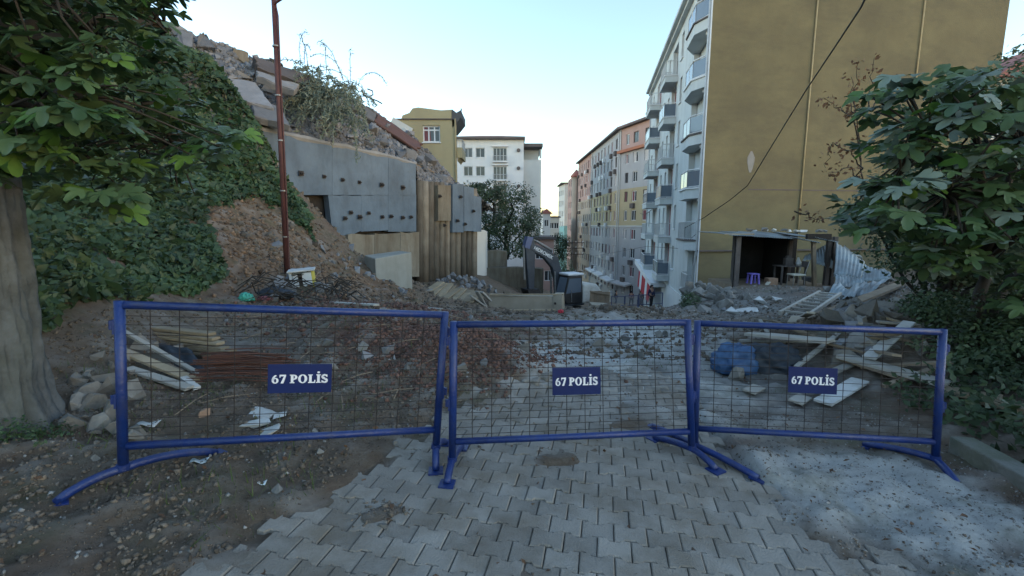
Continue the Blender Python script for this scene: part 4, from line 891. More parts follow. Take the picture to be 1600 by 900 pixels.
# large pieces seen against the sky
def slab(name, quad, th, m, label, cat, D0, group=None, curve=0):
    Q = [at(x, y, D0+d_) for x, y, d_ in quad]; b = MB(); nn = (Q[1]-Q[0]).cross(Q[3]-Q[0]).normalized(); c = (Q[0]+Q[1]+Q[2]+Q[3])/4; P = []
    for i in range(4):                                                # broken, jagged edges
        for k in range(5):
            p = Q[i].lerp(Q[(i+1) % 4], k/5); P.append(p+(c-p)*(random.uniform(0,.16) if k else .04)+nn*random.uniform(-.04,.04))
    b.prism(P, nn*th); o = b.build(name, m); bevel(o, .03, 1); return tag(o, label, cat, group)
slab("concrete_slab", [(392,84,0),(505,124,1.0),(505,146,.6),(398,104,-.4)], .6, 'roof_dark', "dark tilted roof slab on the crest, just right of the rusty pole", "concrete slab", 17.8)
slab("concrete_slab", [(398,108,-.6),(470,133,-.2),(462,142,-.8),(398,118,-1)], .25, 'rubble', "pale ledge slab under the dark tilted roof slab", "concrete slab", 17.6)
slab("concrete_slab", [(362,72,0),(389,82,.3),(391,104,.2),(364,92,0)], .5, 'tan_concrete', "upright tan slab standing on the crest left of the rusty pole", "concrete slab", 18.4)
slab("concrete_slab", [(276,44,0),(302,48,.3),(300,84,-.6),(272,80,-.8)], .6, 'rubble', "rounded grey slab at the left end of the crest", "concrete slab", 17.2)
slab("concrete_slab", [(312,50,0),(322,52,.1),(338,76,-.2),(306,72,-.3)], .5, 'rubble', "pointed grey slab between the rounded slab and the upright tan slab", "concrete slab", 17.8)
slab("concrete_slab", [(340,118,-1),(400,128,-.4),(430,170,-1.6),(352,150,-2)], .3, 'rubble', "broad flat grey slab lying on the slope left of the rusty pole", "concrete slab", 17.2)
slab("concrete_slab", [(385,150,-1),(440,166,-.6),(455,196,-1.8),(395,182,-2)], .25, 'rubble', "flat grey slab lower on the slope, just above the wall's left end", "concrete slab", 16.9)
slab("corrugated_roof", [(585,172,0),(664,226,1.2),(655,236,.4),(580,186,-.6)], .15, 'red_sheet', "dull red collapsed roof edge sliding down beside the tan house", "roof sheet", 22.8)
slab("concrete_slab", [(545,148,0),(590,176,.6),(585,190,0),(540,164,-.5)], .3, 'slab', "dark cracked slab between the drooping shrub and the red roof edge", "concrete slab", 21.8)
slab("beam", [(600,210,0),(648,252,1.4),(645,257,1.2),(597,216,-.1)], .25, 'old_wood', "brown broken beam lying below the red roof edge", "beam", 22)
for k in range(9):
    x = random.uniform(598,690); y = 215+(x-600)*.75+random.uniform(-8,14); p = at(x, y, 21.5+(x-600)*.03); d_ = Vector((random.uniform(.4,1), random.uniform(-.2,.4), -random.uniform(.2,.9))).normalized()*random.uniform(.5,1.3)
    b = MB(); b.bar(p-d_/2, p+d_/2, .1, .04); tag(b.build("broken_batten", 'old_wood'), "splintered brown batten in the wreckage above the pile wall", "timber", "splintered battens above the pile wall")
for pts in ([(565,140),(568,148),(576,152),(583,148),(582,142),(574,139)], [(575,152),(590,158),(597,162)], [(556,146),(552,141),(556,138),(560,143)]):
    b = MB(); b.tube([at(x, y, 22.0) for x, y in pts], .03, 5); tag(b.build("bent_rebar", 'dark_iron'), {6:"looped bent steel bar on the crest right of the drooping shrub",3:"straight bent steel bar sticking out beside the looped bar",4:"small hooked steel bar left of the looped bar"}[len(pts)], "steel bar")
n_ = 500; rr = []
for k in range(70):
    x = random.uniform(655,735); p = pw(x, 440, random.uniform(.4,2.2)); s_ = random.uniform(.12,.42)
    o = inst("rubble_lump", random.choice(chunks), None, (p.x, p.y, gtop(p.x, p.y)+random.uniform(0,.45)*max(0,1-abs(x-695)/45)), (random.uniform(0,6),random.uniform(0,6),random.uniform(0,6)), s_); tag(o, "rubble stone heaped at the foot of the rust-streaked pile wall", "stone", "stones at the pile wall foot")

# ------------------------------------------------------------------ digger
ex0 = at(884, 500, 27.5); exz = at(884, 497, 27.5).z
ex = thing("excavator", (0,0,0), "black and white tracked excavator with its arm reaching down to the left", "excavator")
def bx(name, c, size, m, parent=ex, bev=.06, rot=None):
    b = MB(); b.box(c, size, rot); o = b.build(name, m, parent)
    if bev: bevel(o, bev)
    return o
def side(name, prof, y0, y1, m, parent=ex, bev=.04):
    b = MB(); b.prism([(x, y0, z) for x, z in prof], (0, y1-y0, 0)); o = b.build(name, m, parent)
    if bev: bevel(o, bev)
    return o
for y in (-1.0, .62):
    o = side("track", [(-1.45,.35),(-1.2,.02),(1.2,.02),(1.45,.35),(1.2,.68),(-1.2,.68)], y, y+.38, 'black_paint', bev=.08)
    for x in (-1.1,-.55,0,.55,1.1):
        b = MB(); b.tube([(x, y-.01, .35),(x, y+.39, .35)], .24, 10); b.build("track_roller", 'machine_grey', o)
bx("undercarriage", (0,0,.6), (1.6,1.2,.35), 'black_paint')
t = MB(); t.tube([(0,0,.72),(0,0,.95)], .6, 16); t.build("slew_ring", 'machine_grey', ex)
house = side("engine_cover", [(-.55,1.0),(-1.5,1.05),(-1.85,1.35),(-1.9,1.75),(-1.6,2.15),(-.55,2.2)], -1.0, 1.0, 'machine_white', bev=.14)
side("counterweight", [(-1.1,.96),(-1.6,1.0),(-1.95,1.3),(-1.98,1.55),(-1.1,1.45)], -1.02, 1.02, 'machine_white', bev=.1)
for k in range(5): bx("vent_slat", (-1.2+.11*k, -1.025, 1.75), (.05,.03,.25), 'black_paint', house, 0)
bx("deck", (0,0,.98), (1.4,1.9,.14), 'machine_grey')
cab = side("cab", [(-.5,1.06),(.62,1.06),(.78,1.5),(.5,2.72),(-.45,2.72)], .02, 1.05, 'black_paint', bev=.06)
side("window", [(-.38,1.75),(.66,1.7),(.45,2.58),(-.36,2.58)], 1.04, 1.062, 'glass_blue', cab, 0)
b = MB(); b.face([(.79,.1,1.55),(.79,.97,1.55),(.535,.97,2.62),(.535,.1,2.62)]); b.build("windscreen", 'glass_blue', cab)
bx("cab_roof", (.0,.53,2.80), (1.1,1.1,.13), 'white_trim', cab, .05)
b = MB(); b.tube([(.3,1.08,1.2),(.3,1.08,1.9)], .02, 6); b.build("handrail", 'steel', cab)
bo = side("boom", [(.15,1.25),(.62,1.25),(.70,2.4),(.95,3.15),(1.5,3.75),(2.45,4.25),(2.42,4.62),(1.3,4.28),(.55,3.75),(.22,2.7)], -.45, -.07, 'machine_grey', bev=.05)
b = MB(); b.tube([(.75,-.52,1.3),(.82,-.52,2.9)], .06, 8); b.tube([(.75,0,1.3),(.82,0,2.9)], .06, 8); b.build("boom_cylinder", 'steel', bo)
b = MB(); b.tube([(.95,-.26,4.2),(2.0,-.26,4.75)], .08, 8); b.tube([(2.0,-.26,4.75),(2.55,-.26,5.0)], .045, 8); b.build("arm_cylinder", 'steel', bo)
tx = bpy.data.curves.new("lettering", 'FONT'); tx.body = "HIDROMEK"; tx.size = .34; tx.align_x = 'CENTER'; tx.offset = .008
tmp = bpy.data.objects.new("tmp", tx); COL.objects.link(tmp); bpy.context.view_layer.update()
tme = bpy.data.meshes.new_from_object(tmp.evaluated_get(bpy.context.evaluated_depsgraph_get())); bpy.data.objects.remove(tmp); tme.materials.clear(); tme.materials.append(MATS['white_trim'])
EXM = (0,0,0)
st = side("arm", [(2.2,4.9),(2.55,5.0),(2.75,4.4),(2.5,1.9),(2.15,1.9),(2.1,4.1)], -.43, -.09, 'machine_grey', bev=.05)
b = MB(); b.prism([(2.25,-.46,4.98),(2.62,-.46,5.02),(2.8,-.46,4.4),(2.5,-.46,4.3)], (0,.4,0)); b.build("arm_bracket", 'machine_blue', st)
b = MB(); b.tube([(2.78,-.26,4.5),(2.72,-.26,2.5)], .07, 8); b.build("bucket_cylinder", 'steel', st)
bk = MB(); bk.prism([(2.75,-.72,1.95),(2.0,-.72,1.95),(1.75,-.72,1.45),(1.9,-.72,1.05),(2.35,-.72,.95),(2.5,-.72,1.3)], (0,.95,0)); bk = bk.build("bucket", 'black_paint', st)
for k in range(4): bx("tooth", (2.42, -.62+.23*k, .93), (.1,.1,.24), 'steel', bk, 0)
ang = math.atan2(-.42, -.90)
# lettering on the side of the boom that faces the road
L_ = inst("lettering", tme, bo, (1.62, -.044, 3.98), (PI/2, 0, PI)); L_.rotation_euler = Euler((PI/2, math.atan2(.52, 1.0), PI)); L_.scale = (.82,.82,.82)
ex.location = (ex0.x, ex0.y, exz); ex.rotation_euler = (0, 0, ang)
# --- formwork beams and posts near the digger
def beam3(name, a, b_, w, h, m, label, cat, group=None, bev=.01):
    b = MB(); b.bar(a, b_, w, h); o = b.build(name, m)
    if bev: bevel(o, bev, 1)
    return tag(o, label, cat, group)
a, b_ = at(765,472,18.2), at(866,474,18.0)
fw = thing("formwork", (a.x, a.y, a.z-.5), "long tan plywood formwork box in front of the digger", "formwork")
f = MB(); f.bar(a, b_, .5, at(765,460,18.2).z-at(765,484,18.2).z); f.build("plywood_panel", 'ply', fw)
f = MB(); e = at(872,473,17.9); f.bar(b_+Vector((.02,0,.02)), at(880,474,17.9)+Vector((0,0,.02)), .56, at(865,458,18).z-at(865,487,18).z); f.build("end_panel", 'ply', fw)
f = MB(); f.bar(at(765,459.6,18)+Vector((0,-.1,0)), at(880,459.4,17.8)+Vector((0,-.1,0)), .07, .05); f.build("top_batten", 'wood', fw)
f = MB(); f.bar(at(768,485,17.4), at(868,484,17.2), .12, .05); f.build("bottom_batten", 'wood', fw)
b = MB(); c = at(868,474,17.6); b.tube([c+Vector((-.02,0,0)), c+Vector((-.02,-.03,0))], .05, 8); b.build("knot_hole", 'near_black', fw)
beam3("timber_post", at(896,504,15.5), at(892,484,15.5), .45, .3, 'ply', "short tan timber stump right of the formwork box", "timber")
# plank heap left of the formwork
for k in range(13):
    t = k/12; x0, y0 = 660+78*t+random.uniform(-3,3), 464+10*t+random.uniform(-2,3); x1, y1 = 688+66*t+random.uniform(-3,3), 441+17*t+random.uniform(-2,2)
    a, b_ = at(x0, y0, 16.4), at(x1, y1, 18.6+random.uniform(-.2,.2))
    beam3("plank", a, b_, .32, .05, 'wood', "tan plank leaning in the heap left of the formwork box", "plank", "planks heaped by the formwork")
for k, (x0, y0, x1, y1) in enumerate(((640,462,676,452),(645,468,690,470),(655,474,705,476),(745,455,758,478),(752,456,766,470),(735,462,760,480))):
    beam3("plank", at(x0, y0, 16.6), at(x1, y1, 16.9), .2, .06, 'grey_wood', ["grey plank lying at the left end of the plank heap","grey plank low under the tan plank heap","grey plank lowest under the tan plank heap","short grey plank crossed between the heap and the formwork","grey plank propped on the formwork's left end","grey plank slanting down right of the tan heap"][k], "plank")
# --- brown board hoarding by the street
a, b_ = at(921,466,26), at(952,468,26); hd = thing("site_hoarding", (a.x, a.y, gtop(a.x, a.y)), "brown board hoarding standing right of the digger", "hoarding")
for k in range(5):
    p, q = a.lerp(b_, k/5), a.lerp(b_, (k+.96)/5); b = MB(); b.bar(p+Vector((0,.02*(k % 2),-.25)), q+Vector((0,.02*(k % 2),-.25)), .05, 1.35+.04*(k % 3)); b.build("board", 'old_wood', hd)
b = MB(); b.bar(a+Vector((0,-.06,.42)), b_+Vector((0,-.06,.3)), .08, .08); b.build("rail", 'old_wood', hd)
beam3("board_stack", at(922,478,24), at(950,480,24), .9, .30, 'ply', "tan stack of boards at the foot of the brown hoarding", "boards")
# ------------------------------------------------------------------ ivy and plants
n = 330000; X = RNG.uniform(-15, -2, n); Y = 4.0+13.5*RNG.random(n)**1.25; Z = gtop_np(X, Y)
d0, d2 = Y, Z-CAM_Z; zc = d0*_c-d2*_s; PX = 800+FPX*X/zc; PY = 450-FPX*(d0*_s+d2*_c)/zc
k = np.array([-120 < a < 520 and b < 520 and b > -150 and inpoly(a+14*fnoise(x*1.2, y*1.2, 3, 3), b+14*fnoise(x*1.2, y*1.2, 8, 3), IVY) for a, b, x, y in zip(PX, PY, X, Y)], bool)
k &= np.array([fnoise(x*.8, y*.8, 77, 3) > -.75 for x, y in zip(X, Y)], bool)
X, Y, Z = X[k], Y[k], Z[k]; lim = 62000
if len(X) > lim: X, Y, Z = X[:lim], Y[:lim], Z[:lim]
H_ = np.array([.12+.22*max(0, fnoise(x*1.5, y*1.5, 5, 3)+.35) for x, y in zip(X, Y)])*RNG.random(len(X))
N = np.stack([np.full(len(X), .45), np.full(len(X), -.55), np.full(len(X), .6)], -1)+RNG.normal(size=(len(X), 3))*.5
S_ = (.035+.06*RNG.random(len(X)))*np.where(RNG.random(len(X)) < .06, 2.0, 1)*(.7+Y*.05)
tag(cloud("ivy", LEAF4_V, LEAF4_F, np.stack([X+.3*H_, Y-.4*H_, Z+H_], -1), frames(N), S_*1.6, 'ivy_leaf'), kind='stuff')

def fig_leaf_mesh(name, m, lobes=5):
    """a lobed hand-shaped leaf, folded a little along its midrib, drooping at the tip"""
    out = []
    tips = [(-.50,-.06,.20),(-.46,.30,.28),(0,.66,.34),(.46,.30,.28),(.50,-.06,.20)] if lobes == 5 else [(-.42,.16,.28),(0,.6,.36),(.42,.16,.28)]
    pts = [(0,-.26)]
    for i, (x, y, w) in enumerate(tips):
        a = math.atan2(y+.2, x); r = math.hypot(x, y+.2)
        for da, rr in ((.30,.72),(.13,.95),(0,1.0),(-.13,.95),(-.30,.72)):
            q = a+da; pts.append((r*rr*math.cos(q), -.2+r*rr*math.sin(q)))
        if i < len(tips)-1:
            x2, y2, _ = tips[i+1]; a2 = math.atan2(y2+.2, x2); am = (a+a2)/2; pts.append((.34*math.cos(am), -.2+.36*math.sin(am)))
    z = lambda x, y: .16*abs(x)-.28*(x*x+y*y)+.03*math.sin(9*x+5*y)
    vs = [(0,-.02,.0)]+[(x, y, z(x, y)) for x, y in pts]
    fs = [(0, i, i+1) for i in range(1, len(pts))]+[(0, len(pts), 1)]
    me = bpy.data.meshes.new(name); me.from_pydata(vs, [], [f[::-1] for f in fs]); me.materials.append(MATS[m]); me.polygons.foreach_set('use_smooth', [True]*len(fs)); me.update()
    return me, vs, [f[::-1] for f in fs]
def fig_tree(root, tips, per, size, mats, limbs, droop=.35, nparts=300):
    """leaves in rosettes at the branch tips; the 300 nearest are parts of their own, the rest one mass"""
    L = []
    for tp, dr in tips:
        for i in range(per):
            a = i*2.4+random.random(); rr = size*random.uniform(.35,1.0)
            d_ = Vector((math.cos(a), math.sin(a), random.uniform(-.25,.45)))
            p = tp+d_*rr+dr*random.uniform(-.25,.1)
            nrm = Vector((d_.x*droop, d_.y*droop, 1))+Vector((random.gauss(0,.35), random.gauss(0,.35)-.25, random.gauss(0,.2))); tipd = Vector((d_.x, d_.y, -.45+random.gauss(0,.25)))
            Zv = nrm.normalized(); Yv = (tipd-Zv*tipd.dot(Zv)).normalized(); Xv = Yv.cross(Zv)
            L.append((p, Matrix((Xv, Yv, Zv)).transposed(), size*random.uniform(.65,1.2)))
    L.sort(key=lambda q: (q[0]-Vector(EYE)).length/q[2]+(0 if (-80 < bearing(*q[0])[0] < 1680 and bearing(*q[0])[1] > -60) else 1000))
    T = [fig_leaf_mesh("leaf", m, 5 if i % 3 else 3) for i, m in enumerate(mats)]
    for p, R, s_ in L[:nparts]:
        me = random.choice(T)[0]; o = inst("leaf", me, root, p-root.location, R.to_euler(), s_)
    if L[nparts:]:
        R_ = L[nparts:]; tag(cloud("foliage", T[0][1], T[0][2], np.array([tuple(p) for p, _, _ in R_]), np.array([np.array(R) for _, R, _ in R_]), np.array([s for _, _, s in R_]), mats[0], root, True), kind='stuff')
    for pts, r0, r1 in limbs:
        b = MB(); m_ = len(pts); b.tube(pts, [r0+(r1-r0)*i/(m_-1) for i in range(m_)], 7); b.build("branch", 'twig', root, True)
def bend(a, b_, sag=.1, n=6):
    a, b_ = Vector(a), Vector(b_); L = (b_-a).length
    return [a.lerp(b_, i/(n-1))+Vector((.06*L*math.sin(i*2.1), .05*L*math.cos(i*1.7), sag*L*math.sin(PI*i/(n-1)))) for i in range(n)]
# --- leaning thick-trunked fig on the left
fx, fy = -3.62, 2.95; fz = gtop(fx, fy)
ft = thing("fig_tree", (fx, fy, fz), "big-leaved tree with a thick mossy grey trunk left of the barriers", "tree")
t = MB(); nr, ns = 100, 150; vs = []
for j in range(nr):
    h = -.25+j/(nr-1)*2.75; r = .345+.06*max(0, 1-(h+.1)/.6)**2-.04*h
    for i in range(ns):
        a = 2*PI*i/ns; rr = r*(1+.16*fnoise(math.cos(a)*1.6, math.sin(a)*1.6, h*.7, 4)+.09*fnoise(math.cos(a)*6, math.sin(a)*6, h*1.6, 5)-.13*abs(fnoise(math.cos(a)*9, math.sin(a)*9, h*1.9, 5))); vs.append((fx-.02*h+rr*math.cos(a)*1.08, fy+.05*h+rr*math.sin(a), fz+h))
t.add(vs, [(j*ns+i, j*ns+(i+1) % ns, (j+1)*ns+(i+1) % ns, (j+1)*ns+i) for j in range(nr-1) for i in range(ns)]+[tuple((nr-1)*ns+i for i in range(ns))])
t.build("trunk", 'bark', ft, True)
top = Vector((fx+.1, fy+.12, fz+2.3))
tips, limbs = [], []
hubs = [at(150,60,3.6), at(60,150,2.7), at(230,200,3.8), at(120,240,3.2), at(-120,40,2.8), at(200,-120,3.6), at(290,230,4.4), at(30,-80,2.4), at(-60,230,2.7), at(255,40,4.2)]
for h in hubs: limbs.append((bend(top, h, .12), .06, .02))
outl = [(-150,-150),(230,-150),(262,10),(262,90),(250,140),(300,150),(350,190),(372,215),(350,262),(322,262),(300,318),(258,300),(225,330),(150,335),(100,300),(50,285),(-150,330)]
while len(tips) < 360:
    x, y = random.uniform(-150,374), random.uniform(-150,335)
    if not inpoly(x, y, outl): continue
    D_ = random.uniform(2.3, 4.4) if x < 200 else random.uniform(3.0, 4.8); p = at(x, y, D_)
    if (p-Vector((fx,fy,p.z))).length > 4.8 or p.z < gtop(p.x, p.y)+.5: continue
    h = min(hubs, key=lambda q: (q-p).length); tips.append((p, (p-h)*.3))
    if len(tips) % 2 == 0: limbs.append((bend(h, p, .1, 4), .010, .004))
for a, b_ in (((130,62,3.6),(292,96,4.0)),((196,225,3.6),(340,224,4.4)),((240,10,3.4),(262,60,3.7)),((215,160,3.4),(300,120,4.0))): limbs.append((bend(at(*a), at(*b_), -.12, 8), .012, .006))
fig_tree(ft, tips, 10, .145, ['fig_leaf','fig_leaf','fig_leaf_light','fig_leaf','fig_leaf'], limbs)
# --- fig bush on the right
bx_, by_ = 5.15, 5.0; bz = gtop(bx_, by_)
fr = thing("fig_tree", (bx_, by_, bz), "spreading fig with big dusty leaves in front of the yellow wall", "tree")
outl = [(1355,150),(1400,128),(1445,112),(1500,100),(1540,120),(1590,150),(1700,120),(1720,520),(1600,520),(1545,440),(1480,430),(1440,420),(1400,370),(1330,350),(1315,318),(1345,300),(1350,260),(1340,215)]
hubs = [at(1440,220,4.9), at(1520,200,4.8), at(1400,280,4.6), at(1480,300,4.5), at(1600,220,5), at(1660,320,4.6)]
limbs = []
for q in (at(1548,400,5.2), at(1590,420,5.4)): limbs.append((bend((bx_, by_, bz-.1), q, .05), .07, .05))
stem = at(1548,400,5.2)
for h in hubs: limbs.append((bend(stem, h, .1), .045, .02))
tips = []
while len(tips) < 165:
    x, y = random.uniform(1310,1720), random.uniform(95,520)
    if not inpoly(x, y, outl): continue
    p = at(x, y, random.uniform(4.0, 5.9)); h = min(hubs, key=lambda q: (q-p).length); tips.append((p, (p-h)*.25))
    limbs.append((bend(h, p, .06, 4), .014, .007))
fig_tree(fr, tips, 10, .23, ['fig_leaf','fig_leaf_dusty','fig_leaf','fig_leaf_light','fig_leaf','fig_leaf_dusty'], limbs)

def bush(name, clumps, n, smin, smax, m, label, cat, stems=True, group=None, four=True, floor=True, stem_mat='twig'):
    """leaves thickly set near the surface of several uneven clumps, with stems below"""
    cx = sum((Vector(c[0]) for c in clumps), Vector())/len(clumps); zb = min(c[0][2]-c[1][2] for c in clumps)
    root = thing(name, (cx.x, cx.y, gtop(cx.x, cx.y) if floor else zb), label, cat, group)
    Wt = np.array([c[1][0]*c[1][2] for c in clumps]); Wt = Wt/Wt.sum(); ci = RNG.choice(len(clumps), n, p=Wt)
    D = RNG.normal(size=(n,3)); D /= np.linalg.norm(D, axis=1, keepdims=True); r = RNG.random(n)**.33
    C = np.array([tuple(clumps[i][0]) for i in ci]); Rr = np.array([clumps[i][1] for i in ci])
    lump = np.array([1+.45*fnoise(*(c+d*1.7), 3) for c, d in zip(C, D)])
    P = C+D*Rr*(r*lump)[:, None]
    keep = np.array([fnoise(p[0]*1.6/max(smax*6,.3), p[1]*1.6/max(smax*6,.3), p[2]*1.6/max(smax*6,.3), 2) > -.22 for p in P]); 
    if floor: keep &= P[:, 2] > gtop_np(P[:, 0], P[:, 1])+.02
    P, D = P[keep], D[keep]
    N = D*.8+np.array([0,-.2,.7])+RNG.normal(size=P.shape)*.55
    o = cloud("foliage", LEAF4_V if four else LEAF_V, LEAF4_F if four else LEAF_F, P, frames(N), smin+(smax-smin)*RNG.random(len(P)), m, root); tag(o, kind='stuff')
    if stems:
        for c in clumps:
            c0 = Vector(c[0]); g0 = Vector((cx.x+random.gauss(0,.15), cx.y+random.gauss(0,.15), root.location.z-.1)); b = MB(); b.tube(bend(g0, c0, .04), [.05*max(.5,c[1][0])]*5+[.015], 6); b.build("stem", stem_mat, root, True)
    return root
AG = lambda x, y, D_, rx, ry, rz: (lambda p: ((p.x, p.y, gtop(p.x, p.y)+.5*rz), (rx, ry, rz)))(at(x, y, D_))
A = lambda x, y, D_, rx, ry, rz: (tuple(at(x, y, D_)), (rx, ry, rz))
bush("shrub", [A(1450,390,7.6,.7,.7,.4), A(1430,330,8,.8,.7,.8), A(1355,340,8.3,.5,.6,.35), A(1480,400,7.2,1.0,.8,.7), A(1560,350,7.2,1.1,.8,1.0), A(1640,380,6.8,1.2,.8,1.2)], 15000, .05, .11, 'bush_leaf', "dark dense bush behind the fig, beside the fallen metal sheets", "bush")
bush("shrub", [A(1470,330,6.9,.8,.6,.6), A(1540,300,6.6,.8,.6,.7), A(1420,300,7.2,.6,.6,.5), A(1600,300,6.2,.8,.6,.8), A(1510,390,6.4,.7,.5,.5), A(1590,400,5.8,.7,.5,.5)], 12000, .05, .12, 'tree_leaf', "mid green bush filling the space behind and under the fig's big leaves", "bush", floor=False)
bush("shrub", [AG(1520,540,4.9,.42,.4,.35), AG(1570,500,5.0,.5,.4,.55), AG(1620,560,4.4,.5,.4,.5), AG(1510,610,4.6,.25,.3,.15), AG(1470,480,5.7,.4,.4,.35), AG(1580,620,4.2,.3,.3,.2)], 11000, .03, .075, 'bush_leaf', "dark green bush behind the right barrier's end post, over the coping planks", "bush")
bush("shrub", [A(1595,190,7.0,.7,.7,.9), A(1570,160,7.4,.4,.5,.5), A(1660,170,6.8,.8,.7,1.2)], 5500, .05, .10, 'tree_leaf', "leafy green bush top at the photo's right edge above the fig", "bush", floor=False)
bush("weed", [AG(1420,545,6.2,.35,.3,.15), AG(1460,530,6.0,.3,.3,.2), AG(1440,590,5.2,.28,.25,.12)], 1500, .03, .07, 'tree_leaf', "low green weeds growing over the debris heap by the right barrier", "weed", stems=False)
bush("weed", [AG(1078,476,14.2,.35,.4,.35), AG(1075,490,13.6,.3,.3,.2)], 1500, .04, .09, 'bush_leaf', "dark green weed clump on the bank under the yellow wall's near corner", "weed", stems=False)
bush("weed", [AG(45,700,2.75,.16,.14,.08), AG(85,690,2.9,.12,.12,.06), AG(10,690,2.8,.15,.12,.1)], 900, .015, .035, 'ivy_leaf', "small green weeds at the foot of the thick mossy trunk", "weed", stems=False)
# mixed trees behind the digger
bush("broadleaf_tree", [A(760,300,38,1.6,1.5,1.0), A(800,310,37,1.9,1.6,1.2), A(830,345,36,1.0,1.2,1.5), A(790,350,37,2.0,1.5,1.3), A(740,295,38,.8,.9,.7), A(815,385,36,1.2,1.2,1.0)], 15000, .10, .24, 'tree_leaf', "bushy green tree in front of the white flats, behind the digger's arm", "tree", floor=False)
bush("shrub", [A(760,355,34,1.2,1,1.3), A(775,385,33,1.0,.9,.9), A(752,335,34.5,.8,.8,.6)], 6500, .06, .16, 'bush_leaf', "dark tangled bush between the pile wall and the digger's arm", "bush", floor=False)
bush("broadleaf_tree", [A(877,390,80,1.6,2,2.4), A(873,372,84,1.0,1.5,1.0), A(884,378,86,1.1,1.2,1.2)], 4500, .14, .30, 'bush_leaf', "dark green tree at the end of the street left of the long terrace", "tree", floor=False)
bush("broadleaf_tree", [A(880,418,52,1.3,1.4,1.2), A(875,432,50,1.0,1,.8), A(888,430,51,.8,1,.7)], 4500, .08, .18, 'tree_leaf', "bluish green bushy tree right behind the digger's cab", "tree", floor=False)
# drooping dusty shrub on the hillside
dr = thing("drooping_shrub", at(515,215,19.5), "dusty grey-green shrub drooping over the slid hillside", "shrub")
strands = MB(); LP, LN, LS = [], [], []
org = []
for i in range(170):
    x_ = random.uniform(470,562); y_ = (100 if i >= 9 else 98)+(x_-470)*.42+(random.random()**1.3*62 if i >= 9 else 0); org.append(at(x_, y_, 19.3-(y_-100)*.02+random.uniform(-.3,.3)))
for i, o_ in enumerate(org):
    up_ = i < 9; p = Vector(o_)
    d_ = Vector((random.gauss(0,.35), -random.uniform(.1,.5), random.uniform(0,.45) if not up_ else random.uniform(1.1,1.6))); pts = [p.copy()]
    n_ = random.randint(6,12) if not up_ else 12
    for k in range(n_):
        d_ += Vector((random.gauss(0,.10), -.02, -.22 if not up_ else -.21)); d_.normalize(); p = p+d_*.15; pts.append(p.copy())
        for q in range(3 if not up_ else 2):
            LP.append(tuple(p+Vector((random.gauss(0,.035),random.gauss(0,.035),random.gauss(0,.035))))); LN.append((random.gauss(0,1),random.gauss(-.4,1),random.gauss(.5,1))); LS.append(random.uniform(.09,.17) if not up_ else random.uniform(.05,.10))
    strands.tube(pts, .012, 4, False)
strands.build("stem", 'dusty_leaf', dr); tag(cloud("foliage", [(0,-.6,0),(.13,0,.04),(0,.7,-.06),(-.13,0,.04)], LEAF4_F, np.array(LP), frames(np.array(LN)), np.array(LS)*1.25, 'dusty_leaf', dr), kind='stuff')
# bare brown-leaved twigs against the yellow wall
tw = thing("bare_shrub", at(1345,330,9.0), "thin bare shrub with dry brown leaves against the yellow wall", "shrub")
LP, LN, LS = [], [], []
b = MB()
for pts in ([(1352,340),(1345,250),(1338,180),(1333,140),(1342,95)],[(1345,250),(1335,185),(1312,170),(1288,155)],[(1350,190),(1362,140),(1366,90)],[(1350,180),(1380,150),(1398,120)],[(1348,280),(1335,240),(1300,225),(1290,262)],[(1350,290),(1330,262),(1295,270)],[(1338,180),(1330,175),(1330,120)],[(1240,330),(1262,336),(1285,345)]):
    W3 = [at(x, y, 9.0+.25*math.sin(i*2.0+x)) for i, (x, y) in enumerate(pts)]; P_ = []
    for a, c in zip(W3[:-1], W3[1:]):
        for k in range(5): P_.append(a.lerp(c, k/5)+Vector((random.gauss(0,.02),random.gauss(0,.03),random.gauss(0,.02))))
    P_.append(W3[-1]); b.tube(P_, [.016-.012*i/(len(P_)-1) for i in range(len(P_))], 5)
    for p in P_[len(P_)//3:]:
        for q in range(4): LP.append(tuple(p+Vector((random.gauss(0,.09),random.gauss(0,.09),random.gauss(0,.07))))); LN.append(tuple(np.random.randn(3))); LS.append(random.uniform(.05,.11))
b.build("stem", 'twig', tw); tag(cloud("foliage", LEAF4_V, LEAF4_F, np.array(LP), frames(np.array(LN)), np.array(LS), 'brown_leaf', tw), kind='stuff')
n = 26000; X = RNG.uniform(3.75, 9.5, n); Y = RNG.uniform(2.3, 8.0, n)
k = np.array([fnoise(x*.9, y*.9, 91, 3) > -.30 and not (x < 5.6 and y > 4.5+.3*fnoise(x,y,4)) for x, y in zip(X, Y)], bool); X, Y = X[k], Y[k]
H_ = .30*RNG.random(len(X))*np.array([.35+max(0, .6+fnoise(x*1.1, y*1.1, 15, 3)) for x, y in zip(X, Y)])
tag(cloud("undergrowth", LEAF4_V, LEAF4_F, np.stack([X, Y, gtop_np(X, Y)+H_], -1), frames(np.array([-.3,-.4,.7])+.5*RNG.normal(size=(len(X),3))), .045+.06*RNG.random(len(X)), 'bush_leaf'), kind='stuff')
